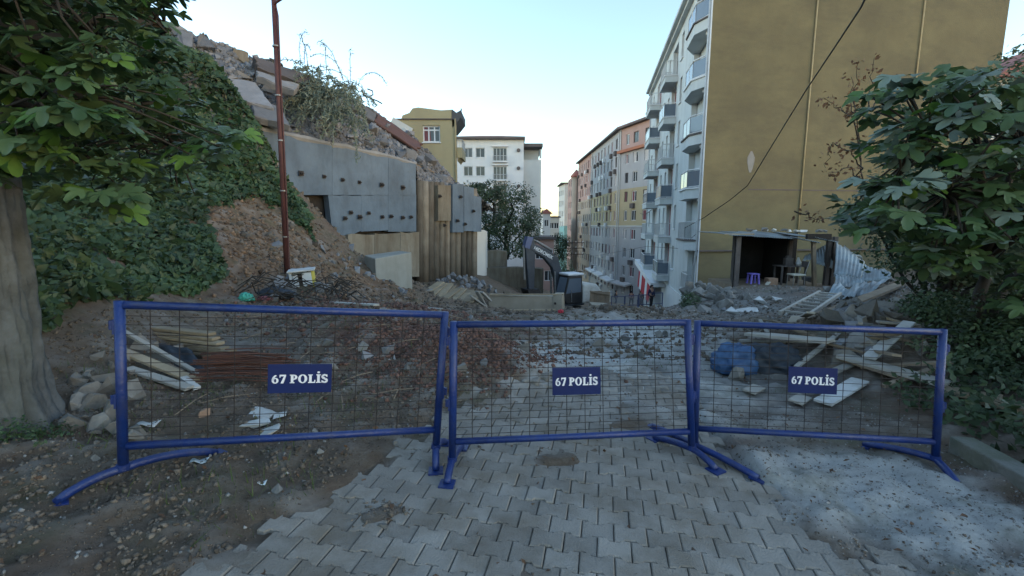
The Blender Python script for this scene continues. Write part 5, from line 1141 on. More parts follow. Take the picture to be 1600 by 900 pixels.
# grass blades and weeds on the open soil
n = 5000; X = np.concatenate([RNG.uniform(-4,-.9,n//2), RNG.uniform(-4.4,4.5,n//2)]); Y = np.concatenate([RNG.uniform(1.7,4.4,n//2), RNG.uniform(4.5,8.5,n//2)])
k = np.array([not inpoly(x, y, PAVE) and fnoise(x*.9, y*.9, 60, 3) > .12 for x, y in zip(X, Y)], bool); X, Y = X[k], Y[k]
N = RNG.normal(size=(len(X),3)); N[:, 2] *= .3
tag(cloud("grass", [(-.05,0,0),(.05,0,0),(.0,.15,1.0)], [(0,1,2)], np.stack([X, Y, gtop_np(X, Y)-.005], -1), np.stack([N/np.linalg.norm(N,axis=1,keepdims=True), np.cross(np.array([0,0,1.]), N), np.tile([0,0,1.], (len(X),1))+.4*RNG.normal(size=(len(X),3))], 2), .03+.06*RNG.random(len(X)), 'grass'), kind='stuff')
n = 900; X = RNG.uniform(-4.2,4,n); Y = 1.7+6*RNG.random(n)
tag(cloud("fallen_leaves", LEAF4_V, LEAF4_F, np.stack([X, Y, gtop_np(X, Y)+.02], -1), frames(np.array([0,0,1.])+.35*RNG.normal(size=(n,3))), .02+.035*RNG.random(n), 'brown_leaf'), kind='stuff')
# ------------------------------------------------------------------ street furniture
# --- rusty lamp pole on the bank
pp_ = at(449,428,9.6); pb_ = Vector((pp_.x, pp_.y, gtop(pp_.x, pp_.y)-.1)); pt = at(425,-60,9.75)
lp = thing("lamp_post", pb_, "thin rusty red-brown pole leaning slightly on the bank, lamp arm at its top", "lamp post")
b = MB(); b.tube([pb_, pb_.lerp(pt,.5), pt], [.062,.055,.045], 10); b.build("pole", 'rust_pole', lp, True)
b = MB(); off = Vector((.075,-.03,0)); b.tube([pb_+off*.8+Vector((0,0,.3)), pb_.lerp(pt,.3)+off, pb_.lerp(pt,.7)+off, pb_.lerp(pt,.84)+off*1.1, pb_.lerp(pt,.88)+off*.4], .014, 6); b.build("cable", 'rust_pole', lp)
for q in (.15,.3,.46,.6,.75):
    c = pb_.lerp(pt, q); b = MB(); b.tube([c+Vector((0,0,-.012)), c+Vector((0,0,.012))], .072, 10); b.build("band", 'steel', lp)
b = MB(); a0 = at(427,12,9.72); b.tube([a0, at(431,4,9.7), at(440,-2,9.6), at(470,-22,9.5), at(520,-40,9.4)], .026, 8); arm = b.build("lamp_arm", 'rust_pole', lp, True)
b = MB(); c = at(532,-43,9.4); b.box(c, (.5,.2,.12)); lh = b.build("lamp_head", 'pipe_grey', lp); bevel(lh, .04)
# --- broken cabinet beside it
c = at(474,456,9.0); cz = gtop(c.x, c.y)
ebx = thing("cabinet", (c.x, c.y, cz), "broken white and yellow street cabinet tilted beside the rusty pole", "cabinet")
R = Euler((.05,-.08,.35)).to_matrix(); C0 = at(474,441,9.0)
def lb(name, off, size, m, par): b = MB(); b.box(C0+R @ Vector(off), size, R); o = b.build(name, m, par); bevel(o, .006, 1); return o
lb("side_panel", (-.20,0,0), (.05,.30,.46), 'box_white', ebx); lb("side_panel", (.20,0,0), (.05,.30,.46), 'yellow_paint', ebx); lb("door", (.09,-.14,-.01), (.17,.03,.44), 'box_white', ebx); lb("back_panel", (0,.13,0), (.36,.03,.44), 'box_white', ebx)
lb("door", (-.12,-.14,-.02), (.10,.03,.40), 'box_white', ebx); lb("roof", (0,-.02,.25), (.50,.36,.03), 'white_board', ebx); lb("meter", (-.03,.05,.0), (.12,.1,.3), 'black_paint', ebx)
# --- overhead cable to the yellow wall
def cable(name, pts, r, label):
    b = MB(); P = []
    for a, c in zip(pts[:-1], pts[1:]):
        for k in range(10): P.append(a.lerp(c, k/10)-Vector((0,0,.25*math.sin(PI*k/10))*1) if len(pts) == 2 else a.lerp(c, k/10))
    P.append(pts[-1]); b.tube(P, r, 6); return tag(b.build(name, 'cable', None, True), label, "cable")
cable("overhead_cable", [at(1362,-22,9.0), at(1345,12,9.4), at(1310,65,10.8), at(1260,140,13.4), at(1215,213,16.6), at(1168,290,21.5), at(1140,313,22.6), at(1100,340,23.5), at(1068,357,27)], .02, "thick black overhead cable slanting down to the yellow wall")
cable("overhead_cable", [at(1018,328,40), at(1000,333,60)], .03, "thin cable from the grey block to the long terrace")
cable("overhead_cable", [at(1100,356,24.2), at(1060,388,27), at(1010,385,44), at(930,400,70)], .018, "thin sagging cable in front of the grey block's lower balconies")
# --- utility pole with crossarms at the terrace
c = at(893,460,68); up = thing("utility_pole", (c.x, c.y, gtop(c.x, c.y)), "grey utility pole with several crossarms before the long terrace", "utility pole")
zt = at(893,376,68).z; b = MB(); b.tube([(c.x,c.y,gtop(c.x,c.y)-.3),(c.x,c.y,zt)], [.16,.10], 8); b.build("pole", 'slab', up)
for k, dz in enumerate((.3,1.1,2.0,4.6)):
    b = MB(); b.bar((c.x-.9,c.y-.12,zt-dz), (c.x+1.7,c.y-.12,zt-dz), .1, .1); ar = b.build("crossarm", 'dark_iron', up)
    for q in (-.7,.5,1.5): b = MB(); b.tube([(c.x+q,c.y-.12,zt-dz+.06),(c.x+q,c.y-.12,zt-dz+.26)], .06, 6); b.build("insulator", 'white_trim', ar)
# --- far barriers and people down the street
def far_barrier(x0, x1, y, D_, label):
    a, b_ = at(x0, y, D_), at(x1, y, D_); a.z, b_.z = gtop(a.x, a.y)+.05, gtop(b_.x, b_.y)+.05
    r = thing("street_barrier", ((a.x+b_.x)/2, a.y, a.z), label, "barrier", "small blue barriers down the street"); H = Vector((0,0,1.1))
    for p in (a, b_): b = MB(); b.tube([p, p+H], .04, 6); b.build("post", 'machine_blue', r); b = MB(); b.bar(p-Vector((0,.35,0)), p+Vector((0,.35,0)), .07, .06); b.build("foot", 'machine_blue', r)
    for h in (.25, 1.07): b = MB(); b.tube([a+Vector((0,0,h)), b_+Vector((0,0,h))], .035, 6); b.build("rail", 'machine_blue', r)
    for k in range(1, 12): p = a.lerp(b_, k/12); b = MB(); b.tube([p+Vector((0,0,.25)), p+Vector((0,0,1.07))], .014, 4); b.build("bar", 'pipe_grey', r)
    return r
for q in ((955,975,484,40,"small blue barrier far down the street, leftmost of its row"),(976,996,485,39,"small blue barrier far down the street, second from the left"),(997,1017,487,38,"small blue barrier far down the street, right behind the dark-clothed person"),(1018,1034,490,34,"small blue barrier far down the street beside the striped cloth")): far_barrier(*q)
def person(x, D_, h, label, top, bottom, face=0.0, stride=.12, armup=0.0, hair='black_cloth'):
    """one continuous skinned body; jacket, trousers and hair are its children"""
    p = at(x, 480, D_); z0 = gtop(p.x, p.y); k = h/1.72
    def skinned(name, V, E, R, m, parent, root_i=0, sub=1):
        me = bpy.data.meshes.new(name); me.from_pydata([tuple(Vector(v)*k) for v in V], E, []); me.materials.append(MATS[m])
        o = bpy.data.objects.new(name, me); COL.objects.link(o)
        md = o.modifiers.new("skin", 'SKIN'); md.use_smooth_shade = True
        for i, r in enumerate(R): me.skin_vertices[0].data[i].radius = (r*k, r*k); me.skin_vertices[0].data[i].use_root = (i == root_i)
        s_ = o.modifiers.new("sub", 'SUBSURF'); s_.levels = s_.render_levels = sub
        if parent: o.parent = parent
        return o
    s = stride; au = armup
    V = [(0,0,.93),(0,0,1.12),(0,.0,1.36),(0,-.01,1.48),(0,-.03,1.58),(0,-.03,1.68),
         (-.10,0,.90),(-.12,-s,.50),(-.12,-s*.6,.08),(-.12,-s-.14,.03),(.10,0,.90),(.12,s*.6,.50),(.12,s+.06,.09),(.12,s-.08,.03),
         (-.19,0,1.38),(-.24,.04,1.10),(-.23,-.10,.86+au),(-.23,-.14,.78+au),(.19,0,1.38),(.24,.02,1.10),(.23,-.08,.87),(.23,-.11,.79),
         (0,-.125,1.61)]
    E = [(0,1),(1,2),(2,3),(3,4),(4,5),(0,6),(6,7),(7,8),(8,9),(0,10),(10,11),(11,12),(12,13),(2,14),(14,15),(15,16),(16,17),(2,18),(18,19),(19,20),(20,21),(4,22)]
    Rr = [.13,.125,.13,.055,.095,.085,.085,.06,.045,.035,.085,.06,.045,.035,.06,.045,.035,.03,.06,.045,.035,.03,.018]
    body = skinned("person", V, E, Rr, 'skin', None); body.location = (p.x, p.y, z0+.02); body.rotation_euler = (0,0,face); tag(body, label, "person")
    skinned("jacket", [(0,0,.90),(0,0,1.12),(0,0,1.38),(-.19,0,1.39),(-.24,.04,1.10),(-.23,-.09,.90+au),(.19,0,1.39),(.24,.02,1.10),(.23,-.07,.91)], [(0,1),(1,2),(2,3),(3,4),(4,5),(2,6),(6,7),(7,8)], [.145,.14,.145,.072,.058,.05,.072,.058,.05], top, body)
    skinned("trousers", [(0,0,.95),(-.10,0,.88),(-.12,-s,.50),(-.12,-s*.6,.12),(.10,0,.88),(.12,s*.6,.50),(.12,s+.06,.13)], [(0,1),(1,2),(2,3),(0,4),(4,5),(5,6)], [.135,.095,.072,.06,.095,.072,.06], bottom, body)
    skinned("hair", [(0,.02,1.62),(0,-.01,1.70),(0,.06,1.56)], [(0,1),(0,2)], [.09,.075,.06], hair, body)
    return body
person(1017, 33, 1.75, "person in dark clothes standing before the striped cloth, nearest of those on the street", 'navy_cloth', 'black_cloth', .4, .10)
person(1001, 44, 1.7, "person in a black top walking between the far barriers and the shops", 'black_cloth', 'jean_cloth', -.3, .16, .1)
person(1011, 46, 1.66, "person in a pale pink top near the red cloth strips", 'pink_cloth', 'jean_cloth', .2, .08)
person(986, 47, 1.7, "person in a red top near the far corner of the terrace", 'curtain_red', 'black_cloth', 2.6, .12)
person(962, 52, 1.72, "person in grey by the left end of the far barriers", 'machine_grey', 'jean_cloth', .8, .12)

# ------------------------------------------------------------------ shed on the right terrace
s0, s1 = at(1152,448,17.0), at(1308,449,16.8); zf = min(gtop(s0.x,s0.y), gtop(s1.x,s1.y)); hz = lambda x, y, D_=17.0: at(x, y, D_)
sh = thing("shed", ((s0.x+s1.x)/2, 17.5, zf), "open shed, black inside, under a ragged metal roof weighted with stones", "shed")
zt = hz(1160,368).z; zbm = zf-.3; W0 = hz(1151,400).x; W1 = hz(1252,400).x; Wr = hz(1312,400).x
def sbox(name, x0, x1, y0, y1, z0, z1, m, par=sh): b = MB(); b.box(((x0+x1)/2,(y0+y1)/2,(z0+z1)/2),(x1-x0,y1-y0,z1-z0)); return b.build(name, m, par)
b = MB(); b.bar((W0+.06,17.2,(zbm+zt)/2),(W0+1.12,19.6,(zbm+zt)/2),.1,zt-zbm); b.build("side_wall",'shed_wall',sh); sbox("back_wall", W0+1.2, Wr, 19.6, 19.72, zbm, zt+.05, 'near_black'); sbox("side_wall", W1, W1+.08, 17.9, 19.59, zbm, zt, 'near_black')
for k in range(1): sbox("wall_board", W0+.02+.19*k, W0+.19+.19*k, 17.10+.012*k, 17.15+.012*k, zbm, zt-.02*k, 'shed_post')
sbox("floor", W0+.1, Wr, 17.16, 19.59, zbm, gtop((W0+W1)/2,17.3)+.03, 'old_wood')
for x, y in ((1297,17.05),(1309,17.15),(1276,18.6)): c = hz(x,400).x; sbox("post", c-.07, c+.07, y, y+.14, zbm, zt-.05, 'shed_post')
b = MB(); b.bar((hz(1303,0).x+.25,17.0,zf-.1),(hz(1306,0).x+.02,17.05,zt-.2),.12,.12); b.build("leaning_post", 'old_wood', sh)
sbox("beam", hz(1296,0).x, hz(1322,0).x+.3, 17.0, 17.16, zt-.14, zt+.06, 'near_black')
def corrugated(name, org, ux, uy, L, Wd, m, par=None, amp=.018, pitch=.09, warp=None, label=None, cat=None, group=None, ragged=.0):
    """a wavy metal sheet: ux along the waves' run, uy across them"""
    org, ux, uy = Vector(org), Vector(ux).normalized(), Vector(uy).normalized(); nn = ux.cross(uy).normalized(); uy = nn.cross(ux); b = MB(); nv = max(4, int(Wd/pitch*4)); nu = 10
    def f(u, v):
        w = warp(u, v) if warp else 0
        return org+ux*(u*L+(ragged*fnoise(v*Wd*3, 4, L) if u > .95 else 0))+uy*v*Wd+nn*(amp*math.sin(2*PI*v*Wd/pitch)+w)
    b.grid(nu, nv, f); o = b.build(name, m, par, True); sd = o.modifiers.new("thickness", 'SOLIDIFY'); sd.thickness = .004
    return tag(o, label, cat, group) if label else o
xs_ = [W0-.35, W0+.55, W0+1.35, W0+2.1, W0+2.85]
for k, x in enumerate(xs_): corrugated("roof_sheet", (x, 19.8, zt+.10+.012*(k % 2)), (0,-1,-.03-.01*k), (1,0,-.04 if k < 3 else -.10), 2.95-.12*(k % 3), .93, 'zinc', sh, warp=lambda u, v, k=k: .05*math.sin(3*u+k)*u-(.10*u*u*v if k > 2 else 0), ragged=.06)
sbox("rafter", W0-.5, W0+.6, 16.98, 17.04, zt+.03, zt+.07, 'wood')
stones = [chunk("stone", 'stone', random.choice([.6,.8,.5]), 12) for _ in range(7)]; pale = [chunk("stone", 'white_board', random.choice([.45,.6]), 12) for _ in range(3)]
for k, (x, y) in enumerate(((1174,360),(1182,356),(1196,360),(1218,361),(1229,358),(1236,361),(1256,363),(1268,361),(1280,358),(1206,362),(1300,363),(1245,362))):
    p = hz(x, y, 17.3); o = inst("stone", random.choice(pale if k % 2 else stones), None, (p.x, 17.3+random.uniform(0,.5), zt+.10+random.uniform(.07,.12)-.05*(x>1250)), (0,0,random.random()*6), (random.uniform(.26,.42), .25, .2)); tag(o, "pale stone weighing down the shed's metal roof", "stone", "stones on the shed roof")
# --- things in the shed
p = hz(1177,446,16.95); st_ = thing("stool", (p.x, 17.0, gtop(p.x,17.0)+.03), "small purple plastic stool at the left of the shed", "stool"); z_ = st_.location.z
b = MB(); b.box((p.x,17.0,z_+.37),(.34,.34,.04)); b.build("seat", 'purple', st_); bevel(COL.objects[-1], .015)
for a in (-1,1):
    for c in (-1,1): b = MB(); b.bar((p.x+a*.15,17+c*.15,z_),(p.x+a*.12,17+c*.12,z_+.35),.07,.05); b.build("leg", 'purple', st_)
p = hz(1244,446,16.8); ch = thing("chair", (p.x, 16.85, gtop(p.x,16.85)+.03), "thin-legged metal chair with a cream seat in front of the table", "chair"); z_ = ch.location.z
b = MB(); b.box((p.x,16.85,z_+.46),(.48,.44,.06)); b.build("seat", 'cream', ch); bevel(COL.objects[-1], .025)
for a in (-1,1):
    for c in (-1,1):
        b = MB(); b.tube([(p.x+a*.21,16.85+c*.19,z_),(p.x+a*.20,16.85+c*.18,z_+.44)], .014, 6); b.build("leg", 'steel', ch)
b = MB(); b.tube([(p.x+.2,16.68,z_+.46),(p.x+.27,16.66,z_+.75),(p.x+.33,16.66,z_+.98)], .014, 6); b.tube([(p.x+.2,17.02,z_+.46),(p.x+.27,17.04,z_+.75),(p.x+.33,17.04,z_+.98)], .014, 6); b.build("back_frame", 'steel', ch)
b = MB(); b.bar((p.x+.30,16.66,z_+.86),(p.x+.30,17.04,z_+.86),.02,.2); b.build("backrest", 'shed_post', ch)
p = hz(1237,430,17.6); tbz = gtop(p.x,17.6)+.03; tb_ = thing("table", (p.x,17.75,tbz), "dark wooden table inside the shed behind the chair", "table")
b = MB(); b.box((p.x,17.75,tbz+.76),(1.05,.6,.04)); b.build("tabletop", 'shed_post', tb_)
for a in (-1,1):
    for c in (-1,1): b = MB(); b.bar((p.x+a*.45,17.75+c*.25,tbz),(p.x+a*.45,17.75+c*.25,tbz+.74),.06,.06); b.build("leg", 'shed_post', tb_)
b = MB(); b.tube([(p.x+.22,17.6,tbz+.78),(p.x+.22,17.6,tbz+.9),(p.x+.2,17.6,tbz+1.05),(p.x+.2,17.6,tbz+1.1)], [.09,.1,.04,.035], 10); tag(b.build("jug", 'pipe_grey', None, True), "grey jug standing on the table in the shed", "jug")
b = MB(); b.box((p.x-.12,17.7,tbz+.93),(.3,.2,.3)); b.box((p.x-.16,17.68,tbz+1.12),(.14,.14,.08)); o = b.build("box", 'shed_post'); bevel(o,.02); tag(o, "dim grey box left of the jug on the shed table", "box")
p = hz(1207,441,17.0); b = MB(); b.box((p.x,17.1,gtop(p.x,17.1)+.17),(.36,.3,.28)); o = b.build("cardboard_box", 'cardboard'); bevel(o,.01); tag(o, "brown cardboard box on the shed floor beside the stool", "box")
o = inst("sack", chunk("sack",'cream',.7,16), None, (p.x-.22,16.95,gtop(p.x,16.95)+.09), (0,0,.4), .24); tag(o, "small pale sack against the cardboard box in the shed", "sack")
o = inst("sack", chunk("sack",'slab',.9,16), None, (hz(1271,433).x,17.3,gtop(hz(1271,433).x,17.3)+.3), (0,0,.4), .4); tag(o, "grey sack slumped right of the chair in the shed", "sack")
# --- fallen roof sheets
def sheetq(q, m, label, amp=.02, warp=.1, pitch=.1):
    P = [at(*a) for a in q]; b = MB(); w_ = (P[1]-P[0]).length; nn = (P[1]-P[0]).cross(P[3]-P[0]).normalized(); sd_ = random.random()*9; nu = max(8, int(w_/pitch*4))
    b.grid(nu, 9, lambda u, v: P[0]*(1-u)*(1-v)+P[1]*u*(1-v)+P[2]*u*v+P[3]*(1-u)*v+nn*(amp*math.sin(2*PI*u*w_/pitch)+warp*(math.sin(PI*v+.6*u)+.6*fnoise(u*3+sd_, v*3, sd_, 2))))
    o = b.build("metal_sheet", m, None, True); s_ = o.modifiers.new("thickness", 'SOLIDIFY'); s_.thickness = .005; return tag(o, label, "metal sheet")
sheetq(((1255,405,17.4),(1300,420,17.0),(1300,375,17.8),(1256,402,18.0)), 'zinc', "blue-grey corrugated sheet hanging askew just right of the shed's dark room")
sheetq(((1303,431,15.8),(1345,436,15.4),(1352,407,16.6),(1306,378,17.0)), 'zinc', "pale corrugated sheet sliding down from the shed's right posts")
sheetq(((1302,452,14.6),(1352,454,14.4),(1348,432,15.2),(1303,430,15.4)), 'zinc', "crumpled metal sheet lying under the sliding corrugated sheet", warp=.2)
sheetq(((1345,440,14.6),(1392,444,14.2),(1388,420,14.8),(1350,414,15.4)), 'zinc', "pale metal sheet curling under the bush at the right of the fallen roof", warp=.18)
sheetq(((1330,470,12.6),(1372,462,12.4),(1400,434,13.4),(1346,448,13.8)), 'zinc', "bluish metal sheet on the ground at the right end of the fallen roof", warp=.22)
sheetq(((1290,466,13.0),(1334,474,12.4),(1352,452,13.6),(1310,452,14.0)), 'zinc', "torn pale metal sheet lying nearest the ladder's upper end", warp=.25)
sheetq(((1302,428,16.2),(1330,400,17.2),(1352,408,17.0),(1318,384,17.6)), 'zinc', "narrow twisted metal sheet behind the sliding corrugated sheet", warp=.12)
# --- boulders and earth edge of the terrace
big = [chunk("boulder", 'stone', random.choice([.7,.9]), 16) for _ in range(6)]
for k in range(46):
    x = random.uniform(1070,1150); y = random.uniform(440,496); D_ = 17.2-(y-440)*.085+random.uniform(-.3,.3); p = at(x, y, D_); p.z = max(p.z-.1, gtop(p.x,p.y)) if p.z-gtop(p.x,p.y) < .6 else gtop(p.x,p.y)
    tag(inst("boulder", random.choice(big), None, p, (random.random()*6,random.random()*6,random.random()*6), random.uniform(.2,.62)), "grey-brown boulder in the broken edge of the shed terrace", "boulder", "boulders edging the shed terrace")
for k in range(60):
    x = random.uniform(1095,1330); y = random.uniform(452,500); p = onground(x, y)
    tag(inst("stone", random.choice(stones+pale[:1]), None, p+Vector((0,0,.03)), (random.random()*6,random.random()*6,random.random()*6), .07+.28*random.random()**2), "loose grey stone on the ground in front of the shed", "stone", "stones in front of the shed")
for x, y, s_, l in ((1165,487,.55,"pale pinkish flat stone in front of the shed, left of the ladder"),(1148,492,.4,"pale upright stone left of the pinkish flat stone"),(1190,474,.4,"pale flat stone midway between stool and ladder"),(1215,472,.3,"small pale slab on the dark gravel below the shed")):
    p = onground(x, y); tag(inst("stone", random.choice(pale), None, p+Vector((0,0,.08)), (.1,.2,random.random()*6), (s_*1.3,s_,s_*.7)), l, "stone")
# --- ladder
la, lb_ = at(1238,506,9.0), at(1296,467,12.6); la.z = gtop(la.x,la.y)+.22; lb_.z = gtop(lb_.x,lb_.y)+.24
ld = thing("ladder", (la.x,la.y,gtop(la.x,la.y)), "pale wooden ladder lying on the slope below the shed", "ladder"); dl = (lb_-la).normalized(); sx = Vector((dl.y,-dl.x,0)).normalized()*.24
for s_ in (-1,1): b = MB(); b.bar(la+sx*s_, lb_+sx*s_, .06, .08); b.build("stile", 'grey_wood', ld)
nr_ = 8
for k in range(nr_): c = la.lerp(lb_, (k+.5)/nr_); b = MB(); b.bar(c-sx*.9+Vector((0,0,.01)), c+sx*.9+Vector((0,0,.01)), .07, .035, up=(0,0,1)); b.build("rung", 'grey_wood', ld)

# ------------------------------------------------------------------ debris heap behind the right barrier
def plank(q0, q1, w, h, m, label, cat="plank", group=None, dz=.05, up=(0,0,1), float_=False):
    a, b_ = at(*q0), at(*q1)
    if not float_:
        for p in (a, b_): p.z = max(p.z, gtop(p.x,p.y)+dz)
    return beam3("plank", a, b_, w, h, m, label, cat, group, .004)
plank((1256,507,7.6), (1405,452,11.0), .22, .06, 'old_wood', "long brown plank slanting up past the ladder's foot", dz=.12)
plank((1262,500,8.6), (1390,462,11.2), .14, .06, 'old_wood', "thin dark brown plank beside the long brown plank", dz=.05)
plank((1168,548,6.2), (1292,590,5.3), .22, .04, 'grey_wood', "long pale plank lying over the blue tarpaulin bundle", dz=.26)
plank((1310,592,5.2), (1476,640,4.3), .20, .045, 'grey_wood', "long pale plank running from the right sign to the end post", dz=.10)
plank((1470,640,4.25), (1560,658,3.95), .20, .045, 'wood', "tan coping plank just right of the end post", dz=.06)
plank((1532,655,4.0), (1640,690,3.55), .22, .05, 'wood', "tan coping plank nearest the photo's right edge", dz=.07)
plank((1352,606,4.95), (1412,576,5.5), .13, .03, 'white_board', "bluish white board sticking up right of the right sign", dz=.14)
plank((1284,640,4.35), (1342,612,4.75), .17, .03, 'white_board', "bluish white board on the ground under the right sign", dz=.05)
def sheet3(q, th, m, label, cat):
    P = [at(*a) for a in q]; b = MB(); nn = (P[1]-P[0]).cross(P[3]-P[0]).normalized(); b.prism(P, nn*th); o = b.build("board", m); bevel(o, .004, 1); return tag(o, label, cat)
sheet3(((1238,562,6.4),(1326,528,6.9),(1318,510,7.8),(1262,516,7.6)), .05, 'white_board', "large pale flat board propped on the heap behind the right sign", "board")
sheet3(((1236,568,6.3),(1332,534,6.7),(1326,528,6.9),(1238,562,6.45)), .05, 'grey_wood', "grey edge beam under the large pale board", "beam")
sheet3(((1230,506,8.2),(1268,508,8.0),(1270,497,8.8),(1236,496,9.0)), .04, 'ply', "small tan board at the ladder's foot", "board")
sheet3(((1336,500,8.2),(1362,502,8.1),(1355,486,8.7),(1345,487,8.7)), .04, 'white_board', "pale triangular board standing behind the right barrier's rail", "board")
for k, (x0,y0,x1,y1,l) in enumerate(((1330,502,1418,512,"pale pipe lying just above the right barrier's rail"),(1362,498,1400,505,"short pinkish pipe behind the pale pipe"),(1384,484,1412,494,"pale pipe stub pointing up behind the heap"),(1372,478,1392,488,"short grey pipe behind the triangular board"),(1398,468,1420,476,"pale log end half under the bush"))):
    a, b_ = at(x0,y0,7.6), at(x1,y1,7.3); b = MB(); b.tube([a,b_], .05, 10); tag(b.build("pipe", ['white_board','curtain_pale','grey_wood','concrete','grey_wood'][k], None), l, "pipe")
for k in range(75):
    x = random.uniform(1290,1440); y = random.uniform(525,612); p = at(x, y, 6.6-(y-525)*.017); g = gtop(p.x,p.y); p.z = g+max(0,min(p.z-g,.28))*random.random()
    tag(inst("stone", random.choice(stones+chunks[:3]), None, p, (random.random()*6,random.random()*6,random.random()*6), .10+.34*random.random()**1.6), "grey broken stone in the heap behind the right barrier", "stone", "stones in the right debris heap")
for k in range(22):
    x = random.uniform(1200,1440); y = random.uniform(500,600); p = onground(x, y); a = random.random()*6.3; d_ = Vector((math.cos(a),math.sin(a),random.uniform(-.1,.3)))*random.uniform(.2,.7)
    b = MB(); b.bar(p-d_+Vector((0,0,.10)), p+d_+Vector((0,0,.10)), random.uniform(.04,.1), .025); tag(b.build("timber_offcut", random.choice(['wood','grey_wood','old_wood'])), "short timber offcut among the stones of the right debris heap", "timber", "timber offcuts in the right heap")
# --- blue tarpaulin bundle
def lumpy(name, c, r, m, label, cat, seed, rot=0.0, n=56, amp=.22, fold=.05):
    b = MB(); Rz = Matrix.Rotation(rot, 3, 'Z'); vs = []
    for j in range(n//2+1):
        th_ = PI*j/(n//2)
        for i in range(n):
            ph = 2*PI*i/n; d_ = Vector((math.sin(th_)*math.cos(ph), math.sin(th_)*math.sin(ph), math.cos(th_))); q = 1+amp*fnoise(d_.x*1.5+seed, d_.y*1.5, d_.z*1.5, 3)+fold*math.sin(7*ph+5*d_.z+seed)*math.sin(th_)-.28*abs(fnoise(d_.x*3+seed, d_.y*3, d_.z*3+2, 3))
            v = Rz @ Vector((d_.x*r[0]*q, d_.y*r[1]*q, max(d_.z,-.45)*r[2]*q)); vs.append(Vector(c)+v)
    b.add(vs, [(j*n+i, j*n+(i+1) % n, (j+1)*n+(i+1) % n, (j+1)*n+i)[::-1] for j in range(n//2) for i in range(n)])
    o = b.build(name, m, None, True); return tag(o, label, cat)
p = at(1150,580,5.5); lumpy("tarpaulin_bundle", (p.x,p.y,gtop(p.x,p.y)+.12), (.30,.24,.27), 'tarp', "crumpled bright blue tarpaulin bundle behind the right barrier", "tarpaulin", 2.0)
p = at(1200,588,5.45); lumpy("tarpaulin_bundle", (p.x,p.y,gtop(p.x,p.y)+.08), (.42,.2,.24), 'dark_tarp', "dark blue-black plastic bundle joined to the bright blue tarpaulin", "tarpaulin", 5.0, -.1, fold=.08)
p = at(1150,598,5.15); tag(inst("stone", random.choice(big), None, (p.x,p.y,gtop(p.x,p.y)+.06), (1,2,.3), .24), "brown stone in front of the bright blue tarpaulin", "stone")
for x, y, l in ((1178,612,"flat pale scrap of board in front of the blue tarpaulin"),(1250,628,"long grey scrap of board left of the bluish boards")):
    p = onground(x,y); b = MB(); b.box(p+Vector((0,0,.03)), (.3,.13,.02), Euler((.1,.05,random.random())).to_matrix()); tag(b.build("board_scrap",'grey_wood'), l, "board")

# ------------------------------------------------------------------ boards and scrap behind the left barrier
ll = [(198,508,332,522),(203,516,338,529),(225,522,345,537),(250,531,352,545),(262,540,364,549),(282,548,374,556)]
nm_ = ["topmost pale board of the fanned stack behind the left barrier","second pale board from the top of the fanned stack","third pale board of the fanned stack, by the left post","fourth pale board down in the fanned stack","fifth pale board down in the fanned stack","lowest pale board of the fanned stack, nearest the rusty rods"]
for k, q in enumerate(ll):
    a, b_ = at(q[0],q[1],5.3-.05*k), at(q[2],q[3],5.0-.05*k); a.z += 0; beam3("plank", a, b_, .11, .035, 'wood', nm_[k], "plank", None, .004)
b = MB(); P = [at(198,525,5.1), at(300,548,4.7), at(330,588,4.45), at(200,575,4.7)]
b.grid(14, 10, lambda u, v: P[0]*(1-u)*(1-v)+P[1]*u*(1-v)+P[2]*u*v+P[3]*(1-u)*v+Vector((0,0,.04*fnoise(u*4,v*4,3,3)+.02*math.sin(u*22)))); o = b.build("plastic_sheet", 'dark_tarp', None, True); s_ = o.modifiers.new("thickness",'SOLIDIFY'); s_.thickness = .006; tag(o, "dark plastic sheet sagging under the fanned pale boards", "plastic sheet")
for q0, q1, w_, m_, l in (((192,548,4.8),(318,600,4.3),.05,'grey_wood',"long weathered batten slanting across under the dark sheet"),((192,592,4.4),(308,618,4.1),.10,'wood',"pale plank low behind the left barrier's post"),((262,594,4.4),(298,612,4.2),.07,'old_wood',"short brown batten beside the rusty rods"),((205,618,4.15),(300,640,3.9),.09,'grey_wood',"grey plank half buried below the pale plank"),((290,622,4.1),(312,640,3.95),.06,'white_board',"pale board end sticking out below the rusty rods"),
                        ((520,497,7.6),(590,520,6.6),.10,'grey_wood',"pale board lying beyond the left barrier near its right end"),((600,497,8.2),(690,516,7.4),.12,'grey_wood',"long grey board across the mud right of the left barrier")):
    a, b_ = at(*q0), at(*q1)
    for p in (a, b_): p.z = max(p.z, gtop(p.x,p.y)+.03)
    beam3("plank", a, b_, w_, .03, m_, l, "plank", None, .004)
rr_ = thing("rod_bundle", tuple(at(370,600,4.3)), "bundle of thin rusty rods lying behind the left barrier's sign", "rods")
a0, a1 = at(322,612,4.25), at(445,580,4.4)
for p in (a0, a1): p.z = max(p.z, gtop(p.x,p.y)+.14)
for k in range(46):
    o_ = Vector((random.gauss(0,.02), random.gauss(0,.11), random.uniform(-.10,.12))); o2 = o_*random.uniform(.7,1.15)+Vector((random.uniform(-.12,.12),0,0)); b = MB(); b.tube([a0+o_+Vector((random.uniform(-.1,.1),0,0)), a0.lerp(a1,.5)+o_+Vector((0,0,.02)), a1+o2], .006, 5); b.build("rod", 'rusty_bars', rr_)
